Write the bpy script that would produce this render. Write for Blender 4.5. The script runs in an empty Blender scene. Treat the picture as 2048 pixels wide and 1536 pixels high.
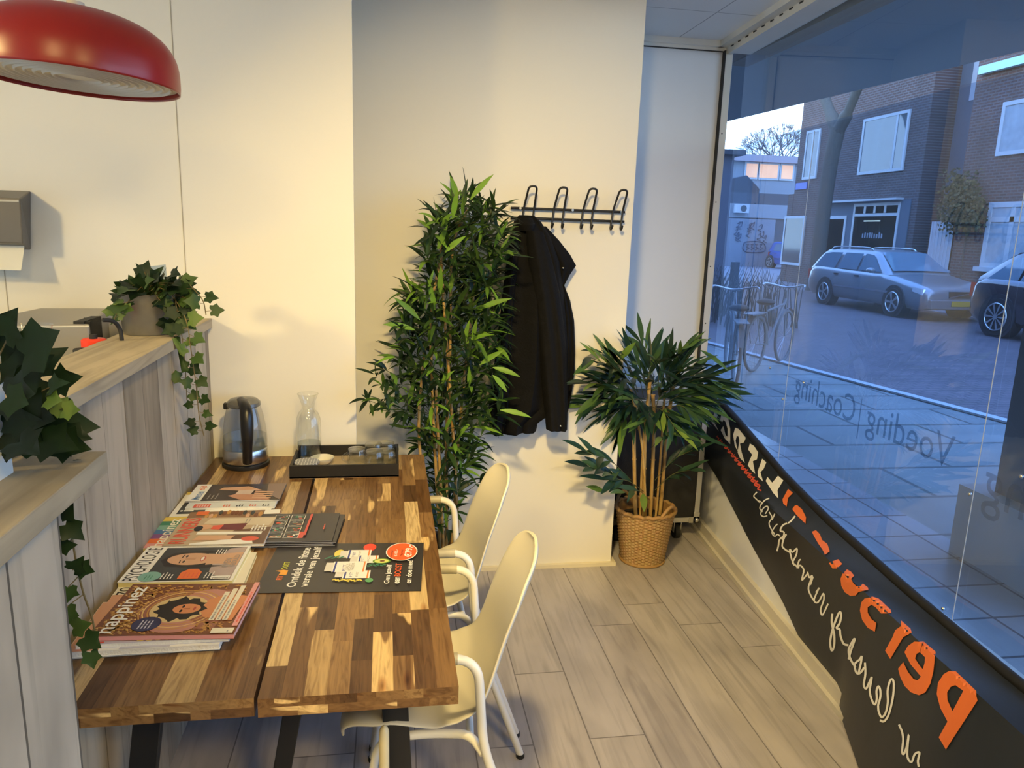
import bpy, bmesh, math, random
from mathutils import Vector, Matrix, geometry
from mathutils.bvhtree import BVHTree
random.seed(7)
R = math.radians
SC = bpy.context.scene
COL = SC.collection

# ------------------------------------------------------------------ camera
F_PX, CXP, CYP, CAMZ = 1480.0, 1024.0, 768.0, 1.66
PITCH, ROLL, YAW = R(11.836), R(1.8907), R(9.2774)
FW = Vector((math.sin(YAW)*math.cos(PITCH), math.cos(YAW)*math.cos(PITCH), -math.sin(PITCH)))
_r0 = Vector((math.cos(YAW), -math.sin(YAW), 0)); _u0 = _r0.cross(FW)
RT = _r0*math.cos(ROLL) + _u0*math.sin(ROLL)
UP = -_r0*math.sin(ROLL) + _u0*math.cos(ROLL)
CAM = Vector((0, 0, CAMZ))
cd = bpy.data.cameras.new('camera'); cam = bpy.data.objects.new('camera', cd); COL.objects.link(cam)
cd.sensor_fit = 'HORIZONTAL'; cd.sensor_width = 36; cd.lens = F_PX/2048*36; cd.clip_start = 0.02; cd.clip_end = 500
mw = Matrix((RT, UP, -FW)).transposed().to_4x4(); mw.translation = CAM
cam.matrix_world = mw
SC.camera = cam

# ------------------------------------------------------------------ world
w = bpy.data.worlds.new('sky'); SC.world = w; w.use_nodes = True
nt = w.node_tree; nt.nodes.clear()
wo = nt.nodes.new('ShaderNodeOutputWorld'); bg = nt.nodes.new('ShaderNodeBackground')
tc = nt.nodes.new('ShaderNodeTexCoord'); sx = nt.nodes.new('ShaderNodeSeparateXYZ'); cr = nt.nodes.new('ShaderNodeValToRGB')
cr.color_ramp.elements[0].position = 0.0; cr.color_ramp.elements[0].color = (0.62, 0.80, 1.0, 1)
cr.color_ramp.elements[1].position = 0.7; cr.color_ramp.elements[1].color = (0.22, 0.40, 0.85, 1)
nt.links.new(tc.outputs['Generated'], sx.inputs[0]); nt.links.new(sx.outputs['Z'], cr.inputs[0])
nt.links.new(cr.outputs[0], bg.inputs[0]); bg.inputs[1].default_value = 6.8
nt.links.new(bg.outputs[0], wo.inputs[0])

# ------------------------------------------------------------------ exposure
SC.view_settings.view_transform = 'Standard'; SC.view_settings.look = 'None'
SC.view_settings.exposure = 0.0; SC.view_settings.gamma = 1.0
SC.view_settings.use_curve_mapping = False
SC.cycles.use_denoising = True
SC.cycles.max_bounces = 10; SC.cycles.diffuse_bounces = 5; SC.cycles.glossy_bounces = 5
SC.cycles.transmission_bounces = 10; SC.cycles.transparent_max_bounces = 24
SC.cycles.caustics_reflective = False; SC.cycles.caustics_refractive = False
SC.cycles.sample_clamp_indirect = 6.0

# ------------------------------------------------------------------ room lamps
WARM = (1.0, 0.72, 0.28)
def lamp(name, loc, aim, power, size, color, spread=None):
    ld = bpy.data.lights.new(name, 'AREA'); ld.shape = 'DISK'; ld.size = size; ld.energy = power; ld.color = color
    if spread: ld.spread = R(spread)
    o = bpy.data.objects.new(name, ld); COL.objects.link(o); o.location = loc
    d = Vector(aim) - Vector(loc); o.rotation_euler = d.to_track_quat('-Z', 'Y').to_euler()
    return o
lamp('ceiling_light', (-2.9, 0.60, 2.60), (0.4, 3.3, 0.6), 13, 0.25, WARM, 85)
lamp('ceiling_light', (0.10, 1.00, 2.62), (0.95, 3.3, 0.3), 23, 0.18, WARM, 95)
lamp('ceiling_light', (-0.75, -0.5, 2.62), (-0.3, 1.2, 0.0), 20, 0.35, WARM, 110)
lamp('ceiling_light', (0.8, -1.0, 2.62), (0.5, 0.9, 0.0), 34, 0.4, WARM, 110)
lamp('ceiling_light', (-2.4, 1.5, 2.62), (-1.7, 2.8, 0.2), 3.5, 0.30, WARM, 105)
# ------------------------------------------------------------------ pixel -> world helpers (photo frame 2048x1536)
def ray(px, py): return RT*((px-CXP)/F_PX) - UP*((py-CYP)/F_PX) + FW
def atz(px, py, z): d = ray(px, py); return CAM + d*((z-CAMZ)/d.z)
def aty(px, py, y): d = ray(px, py); return CAM + d*(y/d.y)
def atx(px, py, x): d = ray(px, py); return CAM + d*(x/d.x)
def atp(px, py, x0, y0, s):           # vertical plane x = x0 + s*(y-y0)
    d = ray(px, py); return CAM + d*((x0-s*y0)/(d.x-s*d.y))

# ------------------------------------------------------------------ materials
MATS = {}
def nodes(name):
    m = bpy.data.materials.new(name); m.use_nodes = True; n = m.node_tree; n.nodes.clear()
    out = n.nodes.new('ShaderNodeOutputMaterial'); b = n.nodes.new('ShaderNodeBsdfPrincipled')
    n.links.new(b.outputs[0], out.inputs[0]); MATS[name] = m
    return m, n, b, out
def mat(name, col, rough=0.6, metal=0.0, var=0.06, scale=8.0, bump=0.0, bscale=60.0, coat=0.0, spec=None, emit=0.0, trans=0.0):
    if name in MATS: return MATS[name]
    m, n, b, out = nodes(name)
    tcn = n.nodes.new('ShaderNodeTexCoord'); nz = n.nodes.new('ShaderNodeTexNoise'); nz.inputs['Scale'].default_value = scale; nz.inputs['Detail'].default_value = 4
    n.links.new(tcn.outputs['Object'], nz.inputs['Vector'])
    mx = n.nodes.new('ShaderNodeMix'); mx.data_type = 'RGBA'
    c = Vector(col)
    mx.inputs[6].default_value = (*(c*(1-var)), 1); mx.inputs[7].default_value = (*[min(1, v*(1+var)) for v in c], 1)
    n.links.new(nz.outputs[0], mx.inputs[0]); n.links.new(mx.outputs[2], b.inputs['Base Color'])
    b.inputs['Roughness'].default_value = rough; b.inputs['Metallic'].default_value = metal
    if coat: b.inputs['Coat Weight'].default_value = coat; b.inputs['Coat Roughness'].default_value = 0.08
    if spec is not None: b.inputs['Specular IOR Level'].default_value = spec
    if emit: b.inputs['Emission Color'].default_value = (*col, 1); b.inputs['Emission Strength'].default_value = emit
    if trans: b.inputs['Transmission Weight'].default_value = trans
    if bump:
        nb = n.nodes.new('ShaderNodeTexNoise'); nb.inputs['Scale'].default_value = bscale; nb.inputs['Detail'].default_value = 5
        n.links.new(tcn.outputs['Object'], nb.inputs['Vector'])
        bp = n.nodes.new('ShaderNodeBump'); bp.inputs['Strength'].default_value = bump; bp.inputs['Distance'].default_value = 0.01
        n.links.new(nb.outputs[0], bp.inputs['Height']); n.links.new(bp.outputs[0], b.inputs['Normal'])
    return m
def ramp(n, stops, interp='LINEAR'):
    cr = n.nodes.new('ShaderNodeValToRGB'); e = cr.color_ramp.elements; cr.color_ramp.interpolation = interp
    while len(e) > 1: e.remove(e[0])
    e[0].position = stops[0][0]; e[0].color = (*stops[0][1], 1)
    for p, c in stops[1:]:
        k = e.new(p); k.color = (*c, 1)
    return cr
def mixc(n, fac, a, b, mode='MIX'):
    mx = n.nodes.new('ShaderNodeMix'); mx.data_type = 'RGBA'; mx.blend_type = mode
    for s, v in ((0, fac), (6, a), (7, b)):
        if isinstance(v, (int, float)): mx.inputs[s].default_value = v
        elif isinstance(v, tuple): mx.inputs[s].default_value = (*v, 1)
        else: n.links.new(v, mx.inputs[s])
    return mx.outputs[2]
def mth(n, op, a, b=None, c=None):
    x = n.nodes.new('ShaderNodeMath'); x.operation = op
    for i, v in enumerate((a, b, c)):
        if v is None: continue
        if isinstance(v, (int, float)): x.inputs[i].default_value = v
        else: n.links.new(v, x.inputs[i])
    return x.outputs[0]
def planks_mat(name, ramp_stops, w, L, sx=30, sy=2, groove=0.0025, dark=0.35, rough=0.5, knots=0.0, grain=0.5, blotch=0.3, bump=0.25):
    # boards: attribute rnd, UV in metres (u across, v along)
    m, n, b, out = nodes(name)
    at = n.nodes.new('ShaderNodeAttribute'); at.attribute_name = 'rnd'
    uv = n.nodes.new('ShaderNodeUVMap'); uv.uv_map = 'UVMap'
    sp = n.nodes.new('ShaderNodeSeparateXYZ'); n.links.new(uv.outputs[0], sp.inputs[0])
    base = ramp(n, ramp_stops); n.links.new(at.outputs['Fac'], base.inputs[0])
    cmb = n.nodes.new('ShaderNodeCombineXYZ')
    n.links.new(mth(n, 'MULTIPLY', sp.outputs[0], sx), cmb.inputs[0]); n.links.new(mth(n, 'MULTIPLY', sp.outputs[1], sy), cmb.inputs[1])
    n.links.new(mth(n, 'MULTIPLY', at.outputs['Fac'], 91.7), cmb.inputs[2])
    g = n.nodes.new('ShaderNodeTexNoise'); g.inputs['Scale'].default_value = 1; g.inputs['Detail'].default_value = 7; g.inputs['Distortion'].default_value = 1.2
    n.links.new(cmb.outputs[0], g.inputs['Vector'])
    gr = ramp(n, [(0.30, (1-grain,)*3), (0.52, (1, 1, 1)), (0.75, (1+grain*0.12,)*3)]); n.links.new(g.outputs[0], gr.inputs[0])
    c1 = mixc(n, 1.0, base.outputs[0], gr.outputs[0], 'MULTIPLY')
    cm2 = n.nodes.new('ShaderNodeCombineXYZ')
    n.links.new(mth(n, 'MULTIPLY', sp.outputs[0], 7), cm2.inputs[0]); n.links.new(mth(n, 'MULTIPLY', sp.outputs[1], 3), cm2.inputs[1]); n.links.new(mth(n, 'MULTIPLY', at.outputs['Fac'], 33.3), cm2.inputs[2])
    bz = n.nodes.new('ShaderNodeTexNoise'); bz.inputs['Scale'].default_value = 1; bz.inputs['Detail'].default_value = 3; n.links.new(cm2.outputs[0], bz.inputs['Vector'])
    br = ramp(n, [(0.3, (1-blotch,)*3), (0.6, (1, 1, 1))]); n.links.new(bz.outputs[0], br.inputs[0])
    c2 = mixc(n, 1.0, c1, br.outputs[0], 'MULTIPLY')
    if knots:
        vo = n.nodes.new('ShaderNodeTexVoronoi'); vo.inputs['Scale'].default_value = 1
        cm3 = n.nodes.new('ShaderNodeCombineXYZ')
        n.links.new(mth(n, 'MULTIPLY', sp.outputs[0], 5), cm3.inputs[0]); n.links.new(mth(n, 'MULTIPLY', sp.outputs[1], 2.2), cm3.inputs[1]); n.links.new(mth(n, 'MULTIPLY', at.outputs['Fac'], 57.1), cm3.inputs[2])
        n.links.new(cm3.outputs[0], vo.inputs['Vector'])
        kr = ramp(n, [(0.0, (1-knots,)*3), (0.12, (1-knots*0.4,)*3), (0.2, (1, 1, 1))]); n.links.new(vo.outputs['Distance'], kr.inputs[0])
        c2 = mixc(n, 1.0, c2, kr.outputs[0], 'MULTIPLY')
    # grooves at the long edges and butt joints
    if groove:
        du = mth(n, 'MINIMUM', sp.outputs[0], mth(n, 'SUBTRACT', w, sp.outputs[0]))
        dv = mth(n, 'MINIMUM', sp.outputs[1], mth(n, 'SUBTRACT', L, sp.outputs[1]))
        d = mth(n, 'MINIMUM', du, dv)
        gm = mth(n, 'LESS_THAN', d, groove)
        c2 = mixc(n, gm, c2, mixc(n, 1.0, c2, (dark,)*3, 'MULTIPLY'))
    n.links.new(c2, b.inputs['Base Color'])
    b.inputs['Roughness'].default_value = rough
    bp = n.nodes.new('ShaderNodeBump'); bp.inputs['Strength'].default_value = bump; bp.inputs['Distance'].default_value = 0.002
    n.links.new(g.outputs[0], bp.inputs['Height']); n.links.new(bp.outputs[0], b.inputs['Normal'])
    return m
def leaf_mat(name, stops, rough=0.45, sss=0.25):
    m, n, b, out = nodes(name)
    at = n.nodes.new('ShaderNodeAttribute'); at.attribute_name = 'rnd'
    r = ramp(n, stops); n.links.new(at.outputs['Fac'], r.inputs[0])
    tcn = n.nodes.new('ShaderNodeTexCoord'); nz = n.nodes.new('ShaderNodeTexNoise'); nz.inputs['Scale'].default_value = 40
    n.links.new(tcn.outputs['Object'], nz.inputs['Vector'])
    c = mixc(n, 0.25, r.outputs[0], mixc(n, 1.0, r.outputs[0], nz.outputs['Color'], 'MULTIPLY'))
    n.links.new(c, b.inputs['Base Color']); b.inputs['Roughness'].default_value = rough; b.inputs['Specular IOR Level'].default_value = 0.3
    tr = n.nodes.new('ShaderNodeBsdfTranslucent'); n.links.new(c, tr.inputs[0])
    ms = n.nodes.new('ShaderNodeMixShader'); ms.inputs[0].default_value = sss
    n.links.new(b.outputs[0], ms.inputs[1]); n.links.new(tr.outputs[0], ms.inputs[2]); n.links.new(ms.outputs[0], out.inputs[0])
    return m
def pane_mat(name, tint, haze=0.0, haze_col=(0.5, 0.6, 0.8), ior=1.5, refl=1.0, rough=0.0):
    # thin sheet: transparent body, fresnel mirror, optional scatter
    m, n, b, out = nodes(name); n.nodes.remove(b)
    tcn = n.nodes.new('ShaderNodeTexCoord'); nz = n.nodes.new('ShaderNodeTexNoise'); nz.inputs['Scale'].default_value = 1.3; nz.inputs['Detail'].default_value = 3
    n.links.new(tcn.outputs['Object'], nz.inputs['Vector'])
    tr = n.nodes.new('ShaderNodeBsdfTransparent'); tr.inputs[0].default_value = (*tint, 1)
    gl = n.nodes.new('ShaderNodeBsdfGlossy'); gl.inputs['Roughness'].default_value = rough
    bp = n.nodes.new('ShaderNodeBump'); bp.inputs['Strength'].default_value = 0.012; bp.inputs['Distance'].default_value = 0.05
    n.links.new(nz.outputs[0], bp.inputs['Height']); n.links.new(bp.outputs[0], gl.inputs['Normal'])
    lw = n.nodes.new('ShaderNodeLayerWeight'); lw.inputs[0].default_value = 0.5; r0 = ((ior-1)/(ior+1))**2      # Schlick, same from both sides
    fr = mth(n, 'MULTIPLY_ADD', mth(n, 'POWER', lw.outputs['Facing'], 5.0), 1-r0, r0)
    cur = tr.outputs[0]
    if haze:
        df = n.nodes.new('ShaderNodeBsdfTranslucent'); df.inputs[0].default_value = (*haze_col, 1)
        d2 = n.nodes.new('ShaderNodeBsdfDiffuse'); d2.inputs[0].default_value = (*haze_col, 1)
        h = n.nodes.new('ShaderNodeMixShader'); h.inputs[0].default_value = 0.35; n.links.new(df.outputs[0], h.inputs[1]); n.links.new(d2.outputs[0], h.inputs[2])
        hz = n.nodes.new('ShaderNodeMixShader')
        hr = mth(n, 'MULTIPLY', nz.outputs[0], haze*2)
        n.links.new(hr, hz.inputs[0]); n.links.new(cur, hz.inputs[1]); n.links.new(h.outputs[0], hz.inputs[2]); cur = hz.outputs[0]
    ms = n.nodes.new('ShaderNodeMixShader')
    n.links.new(mth(n, 'MINIMUM', mth(n, 'MULTIPLY', fr, refl), 1.0), ms.inputs[0]); n.links.new(cur, ms.inputs[1]); n.links.new(gl.outputs[0], ms.inputs[2])
    n.links.new(ms.outputs[0], out.inputs[0])
    return m
def brick_mat(name, c1, c2, mortar, bw=0.21, bh=0.06, axis='YZ', ms=0.012, rough=0.85):
    m, n, b, out = nodes(name)
    tcn = n.nodes.new('ShaderNodeTexCoord'); sp = n.nodes.new('ShaderNodeSeparateXYZ'); n.links.new(tcn.outputs['Object'], sp.inputs[0])
    cm = n.nodes.new('ShaderNodeCombineXYZ')
    n.links.new(sp.outputs[axis[0]], cm.inputs[0]); n.links.new(sp.outputs[axis[1]], cm.inputs[1])
    bt = n.nodes.new('ShaderNodeTexBrick'); n.links.new(cm.outputs[0], bt.inputs['Vector'])
    bt.inputs['Color1'].default_value = (*c1, 1); bt.inputs['Color2'].default_value = (*c2, 1); bt.inputs['Mortar'].default_value = (*mortar, 1)
    bt.inputs['Scale'].default_value = 1; bt.inputs['Brick Width'].default_value = bw; bt.inputs['Row Height'].default_value = bh; bt.inputs['Mortar Size'].default_value = ms; bt.inputs['Mortar Smooth'].default_value = 0.2
    nz = n.nodes.new('ShaderNodeTexNoise'); nz.inputs['Scale'].default_value = 1.5; nz.inputs['Detail'].default_value = 5; n.links.new(tcn.outputs['Object'], nz.inputs['Vector'])
    rr = ramp(n, [(0.3, (0.75,)*3), (0.7, (1.15,)*3)]); n.links.new(nz.outputs[0], rr.inputs[0])
    n.links.new(mixc(n, 1.0, bt.outputs[0], rr.outputs[0], 'MULTIPLY'), b.inputs['Base Color']); b.inputs['Roughness'].default_value = rough
    return m

# ------------------------------------------------------------------ mesh builder
class MB:
    def __init__(s): s.v = []; s.f = []; s.r = []; s.uv = []; s.cur = 0.5
    def add(s, vs, fs, uvs=None):
        o = len(s.v); s.v += [Vector(p) for p in vs]
        for i, f in enumerate(fs):
            s.f.append([o+k for k in f]); s.r.append(s.cur); s.uv.append(uvs[i] if uvs else None)
        return s
    def box(s, a, b, M=None):
        x0, y0, z0 = a; x1, y1, z1 = b
        P = [Vector(p) for p in ((x0,y0,z0),(x1,y0,z0),(x1,y1,z0),(x0,y1,z0),(x0,y0,z1),(x1,y0,z1),(x1,y1,z1),(x0,y1,z1))]
        if M: P = [M @ p for p in P]
        return s.add(P, [(0,3,2,1),(4,5,6,7),(0,1,5,4),(1,2,6,5),(2,3,7,6),(3,0,4,7)])
    def prism(s, poly, d):        # planar polygon (3D pts) extruded by vector d
        n = len(poly); d = Vector(d); A = [Vector(p) for p in poly]; B = [p+d for p in A]
        fs = [tuple(range(n-1, -1, -1)), tuple(range(n, 2*n))] + [(i, (i+1) % n, n+(i+1) % n, n+i) for i in range(n)]
        return s.add(A+B, fs)
    def ring(s, rings, closed=True, cap=True, loop=False):
        m = len(rings[0]); V = [p for r in rings for p in r]; fs = []
        K = len(rings)
        for i in range(K if loop else K-1):
            j2 = (i+1) % K
            for j in range(m if closed else m-1):
                k = (j+1) % m
                fs.append((i*m+j, i*m+k, j2*m+k, j2*m+j))
        if cap and closed and not loop:
            fs.append(tuple(range(m-1, -1, -1))); fs.append(tuple(range((K-1)*m, K*m)))
        return s.add(V, fs)
    def tube(s, path, rad, n=10, cap=True, loop=False, flat=None):
        P = [Vector(p) for p in path]; K = len(P)
        if not isinstance(rad, (list, tuple)): rad = [rad]*K
        rings = []; prev = None
        for i in range(K):
            a = P[i-1] if (i > 0 or loop) else P[i]; b = P[(i+1) % K] if (i < K-1 or loop) else P[i]
            t = (b-a).normalized() if (b-a).length > 1e-9 else Vector((0, 0, 1))
            if prev is None:
                x = t.orthogonal().normalized()
            else:
                x = (prev - t*prev.dot(t))
                x = x.normalized() if x.length > 1e-6 else t.orthogonal().normalized()
            prev = x; y = t.cross(x)
            rings.append([P[i] + (x*math.cos(2*math.pi*k/n) + y*math.sin(2*math.pi*k/n))*rad[i] for k in range(n)])
        return s.ring(rings, True, cap, loop)
    def lathe(s, prof, c=(0, 0, 0), n=32, cap=False):
        c = Vector(c)
        rings = [[c + Vector((r*math.cos(2*math.pi*k/n), r*math.sin(2*math.pi*k/n), z)) for k in range(n)] for r, z in prof]
        return s.ring(rings, True, cap)
    def disc(s, c, r, axis='Z', n=24, ry=None):
        c = Vector(c); ry = ry or r; P = []
        for k in range(n):
            a = 2*math.pi*k/n; u, v = r*math.cos(a), ry*math.sin(a)
            P.append(c + {'Z': Vector((u, v, 0)), 'Y': Vector((u, 0, v)), 'X': Vector((0, u, v))}[axis])
        return s.add(P, [tuple(range(n))])
    def cyl(s, a, b, r, n=16, r2=None): return s.tube([a, b], [r, r if r2 is None else r2], n)
    def sphere(s, c, r, n=12, sz=1.0):
        K = n//2
        return s.lathe([(max(1e-4, r*math.sin(math.pi*i/K)), -r*sz*math.cos(math.pi*i/K)) for i in range(K+1)], c, n, False)
    def build(s, name, m, parent=None, smooth=None, local=False, bevel=0.0, subsurf=0, solid=0.0):
        me = bpy.data.meshes.new(name)
        V = s.v
        if parent is not None and not local:
            r = parent
            while r.parent is not None: r = r.parent
            inv = root_matrix(r).inverted(); V = [inv @ p for p in V]
        me.from_pydata([tuple(p) for p in V], [], s.f)
        if any(u is not None for u in s.uv):
            ul = me.uv_layers.new(name='UVMap')
            li = 0
            for k, f in enumerate(s.f):
                u = s.uv[k] or [(0, 0)]*len(f)
                for q in u: ul.data[li].uv = q; li += 1
        a = me.attributes.new('rnd', 'FLOAT', 'FACE'); a.data.foreach_set('value', s.r)
        me.materials.append(m); me.validate()
        if smooth is not None:
            me.shade_smooth()
            if smooth < 180: me.set_sharp_from_angle(angle=R(smooth))
        o = bpy.data.objects.new(name, me); COL.objects.link(o)
        if parent is not None: o.parent = parent
        if solid:
            md = o.modifiers.new('solid', 'SOLIDIFY'); md.thickness = solid; md.offset = 0
        if bevel:
            md = o.modifiers.new('bevel', 'BEVEL'); md.width = bevel; md.segments = 2; md.limit_method = 'ANGLE'
        if subsurf:
            md = o.modifiers.new('sub', 'SUBSURF'); md.levels = subsurf; md.render_levels = subsurf
        return o
def root_matrix(r):
    return Matrix.LocRotScale(r.location, r.rotation_euler, r.scale)
def tag(o, label=None, cat=None, group=None, kind=None):
    if label: o['label'] = label
    if cat: o['category'] = cat
    if group: o['group'] = group
    if kind: o['kind'] = kind
    return o
def thing(name, label, cat, loc=(0, 0, 0), rz=0.0, group=None):
    o = bpy.data.objects.new(name, None); COL.objects.link(o); o.location = loc; o.rotation_euler = (0, 0, rz)
    o.empty_display_size = 0.05
    return tag(o, label, cat, group)
def struct(name, mb, m, **k): return tag(mb.build(name, m, **k), kind='structure')
def copy_tree(o, parent=None):
    kids = list(o.children)
    c = o.copy(); COL.objects.link(c); c.parent = parent
    for ch in kids: copy_tree(ch, c)
    return c
def smooth_path(pts, k=6):
    P = [Vector(p) for p in pts]; out = []
    for i in range(len(P)-1):
        p0 = P[i-1] if i else P[0]*2-P[1]; p1, p2 = P[i], P[i+1]; p3 = P[i+2] if i+2 < len(P) else P[-1]*2-P[-2]
        for j in range(k):
            t = j/k
            out.append(0.5*((2*p1)+(p2-p0)*t+(2*p0-5*p1+4*p2-p3)*t*t+(3*p1-p0-3*p2+p3)*t**3))
    out.append(P[-1]); return out
def fillet(pts, r, k=6):      # polyline with rounded corners
    P = [Vector(p) for p in pts]; out = [P[0]]
    for i in range(1, len(P)-1):
        a = (P[i-1]-P[i]); b = (P[i+1]-P[i]); q = min(r, a.length*0.49, b.length*0.49)
        A = P[i]+a.normalized()*q; B = P[i]+b.normalized()*q
        for j in range(k+1):
            t = j/k; out.append(A*(1-t)**2 + P[i]*2*t*(1-t) + B*t*t)
    out.append(P[-1]); return out
def text_mb(string, mapf, width=None, height=None, bold=0.0, align='LEFT', mirror=False):
    # built-in font outlines, placed by mapf(u, v) with u to the right and v up
    cu = bpy.data.curves.new('t', 'FONT'); cu.body = string; cu.size = 1; cu.offset = bold; cu.resolution_u = 3
    ob = bpy.data.objects.new('t', cu); COL.objects.link(ob)
    dg = bpy.context.evaluated_depsgraph_get(); me = bpy.data.meshes.new_from_object(ob.evaluated_get(dg))
    vs = [v.co.copy() for v in me.vertices]; fs = [tuple(p.vertices) for p in me.polygons]
    bpy.data.objects.remove(ob); bpy.data.curves.remove(cu); bpy.data.meshes.remove(me)
    if not vs: return MB()
    x0 = min(v.x for v in vs); x1 = max(v.x for v in vs); y0 = min(v.y for v in vs); y1 = max(v.y for v in vs)
    sy = (height or 1)/(y1-y0); sx = (width/(x1-x0)) if width else sy
    mb = MB()
    mb.add([mapf((v.x-x0)*sx, (v.y-y0)*sy) for v in vs], fs); return mb
# ================================================================== the room
PL = 2.90        # face of the left wall
WX = -0.147      # its outer corner
WY = 3.385       # back wall / pier
CX1 = 1.093      # pier end
NY = 4.0         # end wall of the shop window bay
CEIL = 2.665
GX0, GY0, GS = 1.86, 4.0, 0.065       # glass plane
PX0, PY0, PS = 1.754, 3.94, 0.085     # front wall under the window
def gx(y): return GX0 + GS*(y-GY0)
def px_(y): return PX0 + PS*(y-PY0)

wallm = mat('painted_wall', (0.79, 0.765, 0.685), 0.75, var=0.015, scale=2.5, bump=0.05, bscale=9)
wallw = mat('wall_daylight_tint', (0.73, 0.755, 0.80), 0.7, var=0.02, scale=2.5, bump=0.04, bscale=9)  # bay and window wall: bluish daylight tint put into the colour
white = mat('white_trim', (0.78, 0.77, 0.72), 0.45, var=0.03)
seam = mat('seam_strip', (0.42, 0.38, 0.30), 0.9)  # darker colour of the panel joint strips
alu = mat('aluminium', (0.62, 0.62, 0.60), 0.35, 0.85, var=0.05)
black = mat('black_metal', (0.012, 0.012, 0.013), 0.45, var=0.2)
rubber = mat('black_rubber', (0.015, 0.015, 0.015), 0.7)
steel = mat('brushed_steel', (0.6, 0.6, 0.58), 0.28, 1.0, var=0.06, scale=30)

# floor: laminate boards running towards the end wall
flm = planks_mat('laminate', [(0, (0.42, 0.385, 0.375)), (0.35, (0.46, 0.425, 0.41)), (0.7, (0.50, 0.465, 0.45)), (1, (0.45, 0.42, 0.42))],
                 0.1925, 1.285, sx=26, sy=1.6, groove=0.0022, dark=0.42, rough=0.42, knots=0.22, grain=0.24, blotch=0.20)
mb = MB(); known = {0: 2.491, -1: 2.096, 1: 2.104, 2: 2.805, 3: 2.97, 4: 2.775, 5: 2.58}
for r in range(-26, 9):
    x0 = 0.454 + r*0.1925; off = known.get(r, random.random()*1.285)
    k0 = math.floor((-4-off)/1.285)
    for k in range(k0, k0+8):
        a, b = off+k*1.285, off+(k+1)*1.285
        mb.cur = random.random(); x1 = x0+0.1925
        y0, y1 = max(a, -4.2), min(b, 4.1)
        if y1 <= y0: continue
        mb.add([(x0, y0, 0), (x1, y0, 0), (x1, y1, 0), (x0, y1, 0)], [(0, 1, 2, 3)], [[(0, y0-a), (0.1925, y0-a), (0.1925, y1-a), (0, y1-a)]])
struct('floor', mb, flm)

mb = MB(); mb.box((-5.2, PL, 0), (WX, PL+0.022, 2.9)); struct('wall_left', mb, wallm)
mb = MB(); mb.box((-5.2, WY, 0), (CX1, 4.3, 2.9)); struct('wall_back', mb, wallm)
mb = MB(); mb.box((CX1, NY, 0), (1.790, NY+0.33, 2.9)); struct('wall_bay', mb, wallw)
mb = MB(); mb.box((-5.3, NY+0.34, 0), (1.785, 30, 9)); struct('wall_reflection_block', mb, mat('reflection_block_dark', (0.07, 0.05, 0.045), 0.8))  # unseen dark block added so the glass reflects no open sky there
mb = MB(); mb.box((-5.3, -4.3, 0), (-5.2, PL, 2.9)); struct('wall_far_left', mb, wallm)
mb = MB(); mb.box((-5.3, -4.4, 0), (2.2, -4.3, 2.9)); struct('wall_front', mb, wallm)
# panel seams (thin joint strips) in the left wall
mb = MB()
for x in (-0.755, -1.365, -1.975): mb.box((x-0.0016, PL-0.0012, 0), (x+0.0016, PL, CEIL))
struct('trim_1', mb, seam)
mb = MB(); mb.box((WX, WY-0.022, 0), (CX1+0.022, WY, 0.018)); mb.box((CX1, WY, 0), (CX1+0.022, NY, 0.018)); struct('baseboard_back', mb, mat('cream_strip', (0.72, 0.66, 0.5), 0.5))
# ceiling of white lay-in panels
cm_, cn, cb, co = nodes('ceiling_panels')
tcn = cn.nodes.new('ShaderNodeTexCoord'); bt = cn.nodes.new('ShaderNodeTexBrick'); bt.offset = 0
mp = cn.nodes.new('ShaderNodeMapping'); mp.inputs['Location'].default_value = (0.33, 0.1, 0); cn.links.new(tcn.outputs['Object'], mp.inputs[0]); cn.links.new(mp.outputs[0], bt.inputs['Vector'])
bt.inputs['Scale'].default_value = 1; bt.inputs['Brick Width'].default_value = 0.6; bt.inputs['Row Height'].default_value = 0.6; bt.inputs['Mortar Size'].default_value = 0.003
bt.inputs['Color1'].default_value = bt.inputs['Color2'].default_value = (0.74, 0.75, 0.76, 1); bt.inputs['Mortar'].default_value = (0.35, 0.36, 0.38, 1)
cn.links.new(bt.outputs[0], cb.inputs['Base Color']); cb.inputs['Roughness'].default_value = 0.8
mb = MB(); mb.box((-5.3, -4.4, CEIL), (1.95, 4.2, CEIL+0.05)); struct('ceiling', mb, cm_)
# cornice in the bay, along the end wall and above the glass
mb = MB(); mb.box((CX1, NY-0.035, CEIL-0.030), (1.72, NY, CEIL)); mb.box((CX1, NY-0.012, CEIL-0.045), (1.78, NY, CEIL-0.030)); struct('trim_3', mb, white)
mb = MB(); mb.box((CX1, NY-0.006, CEIL-0.050), (1.78, NY-0.001, CEIL-0.045)); struct('trim_4', mb, mat('dark_joint', (0.05, 0.05, 0.05), 0.8))

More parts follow.
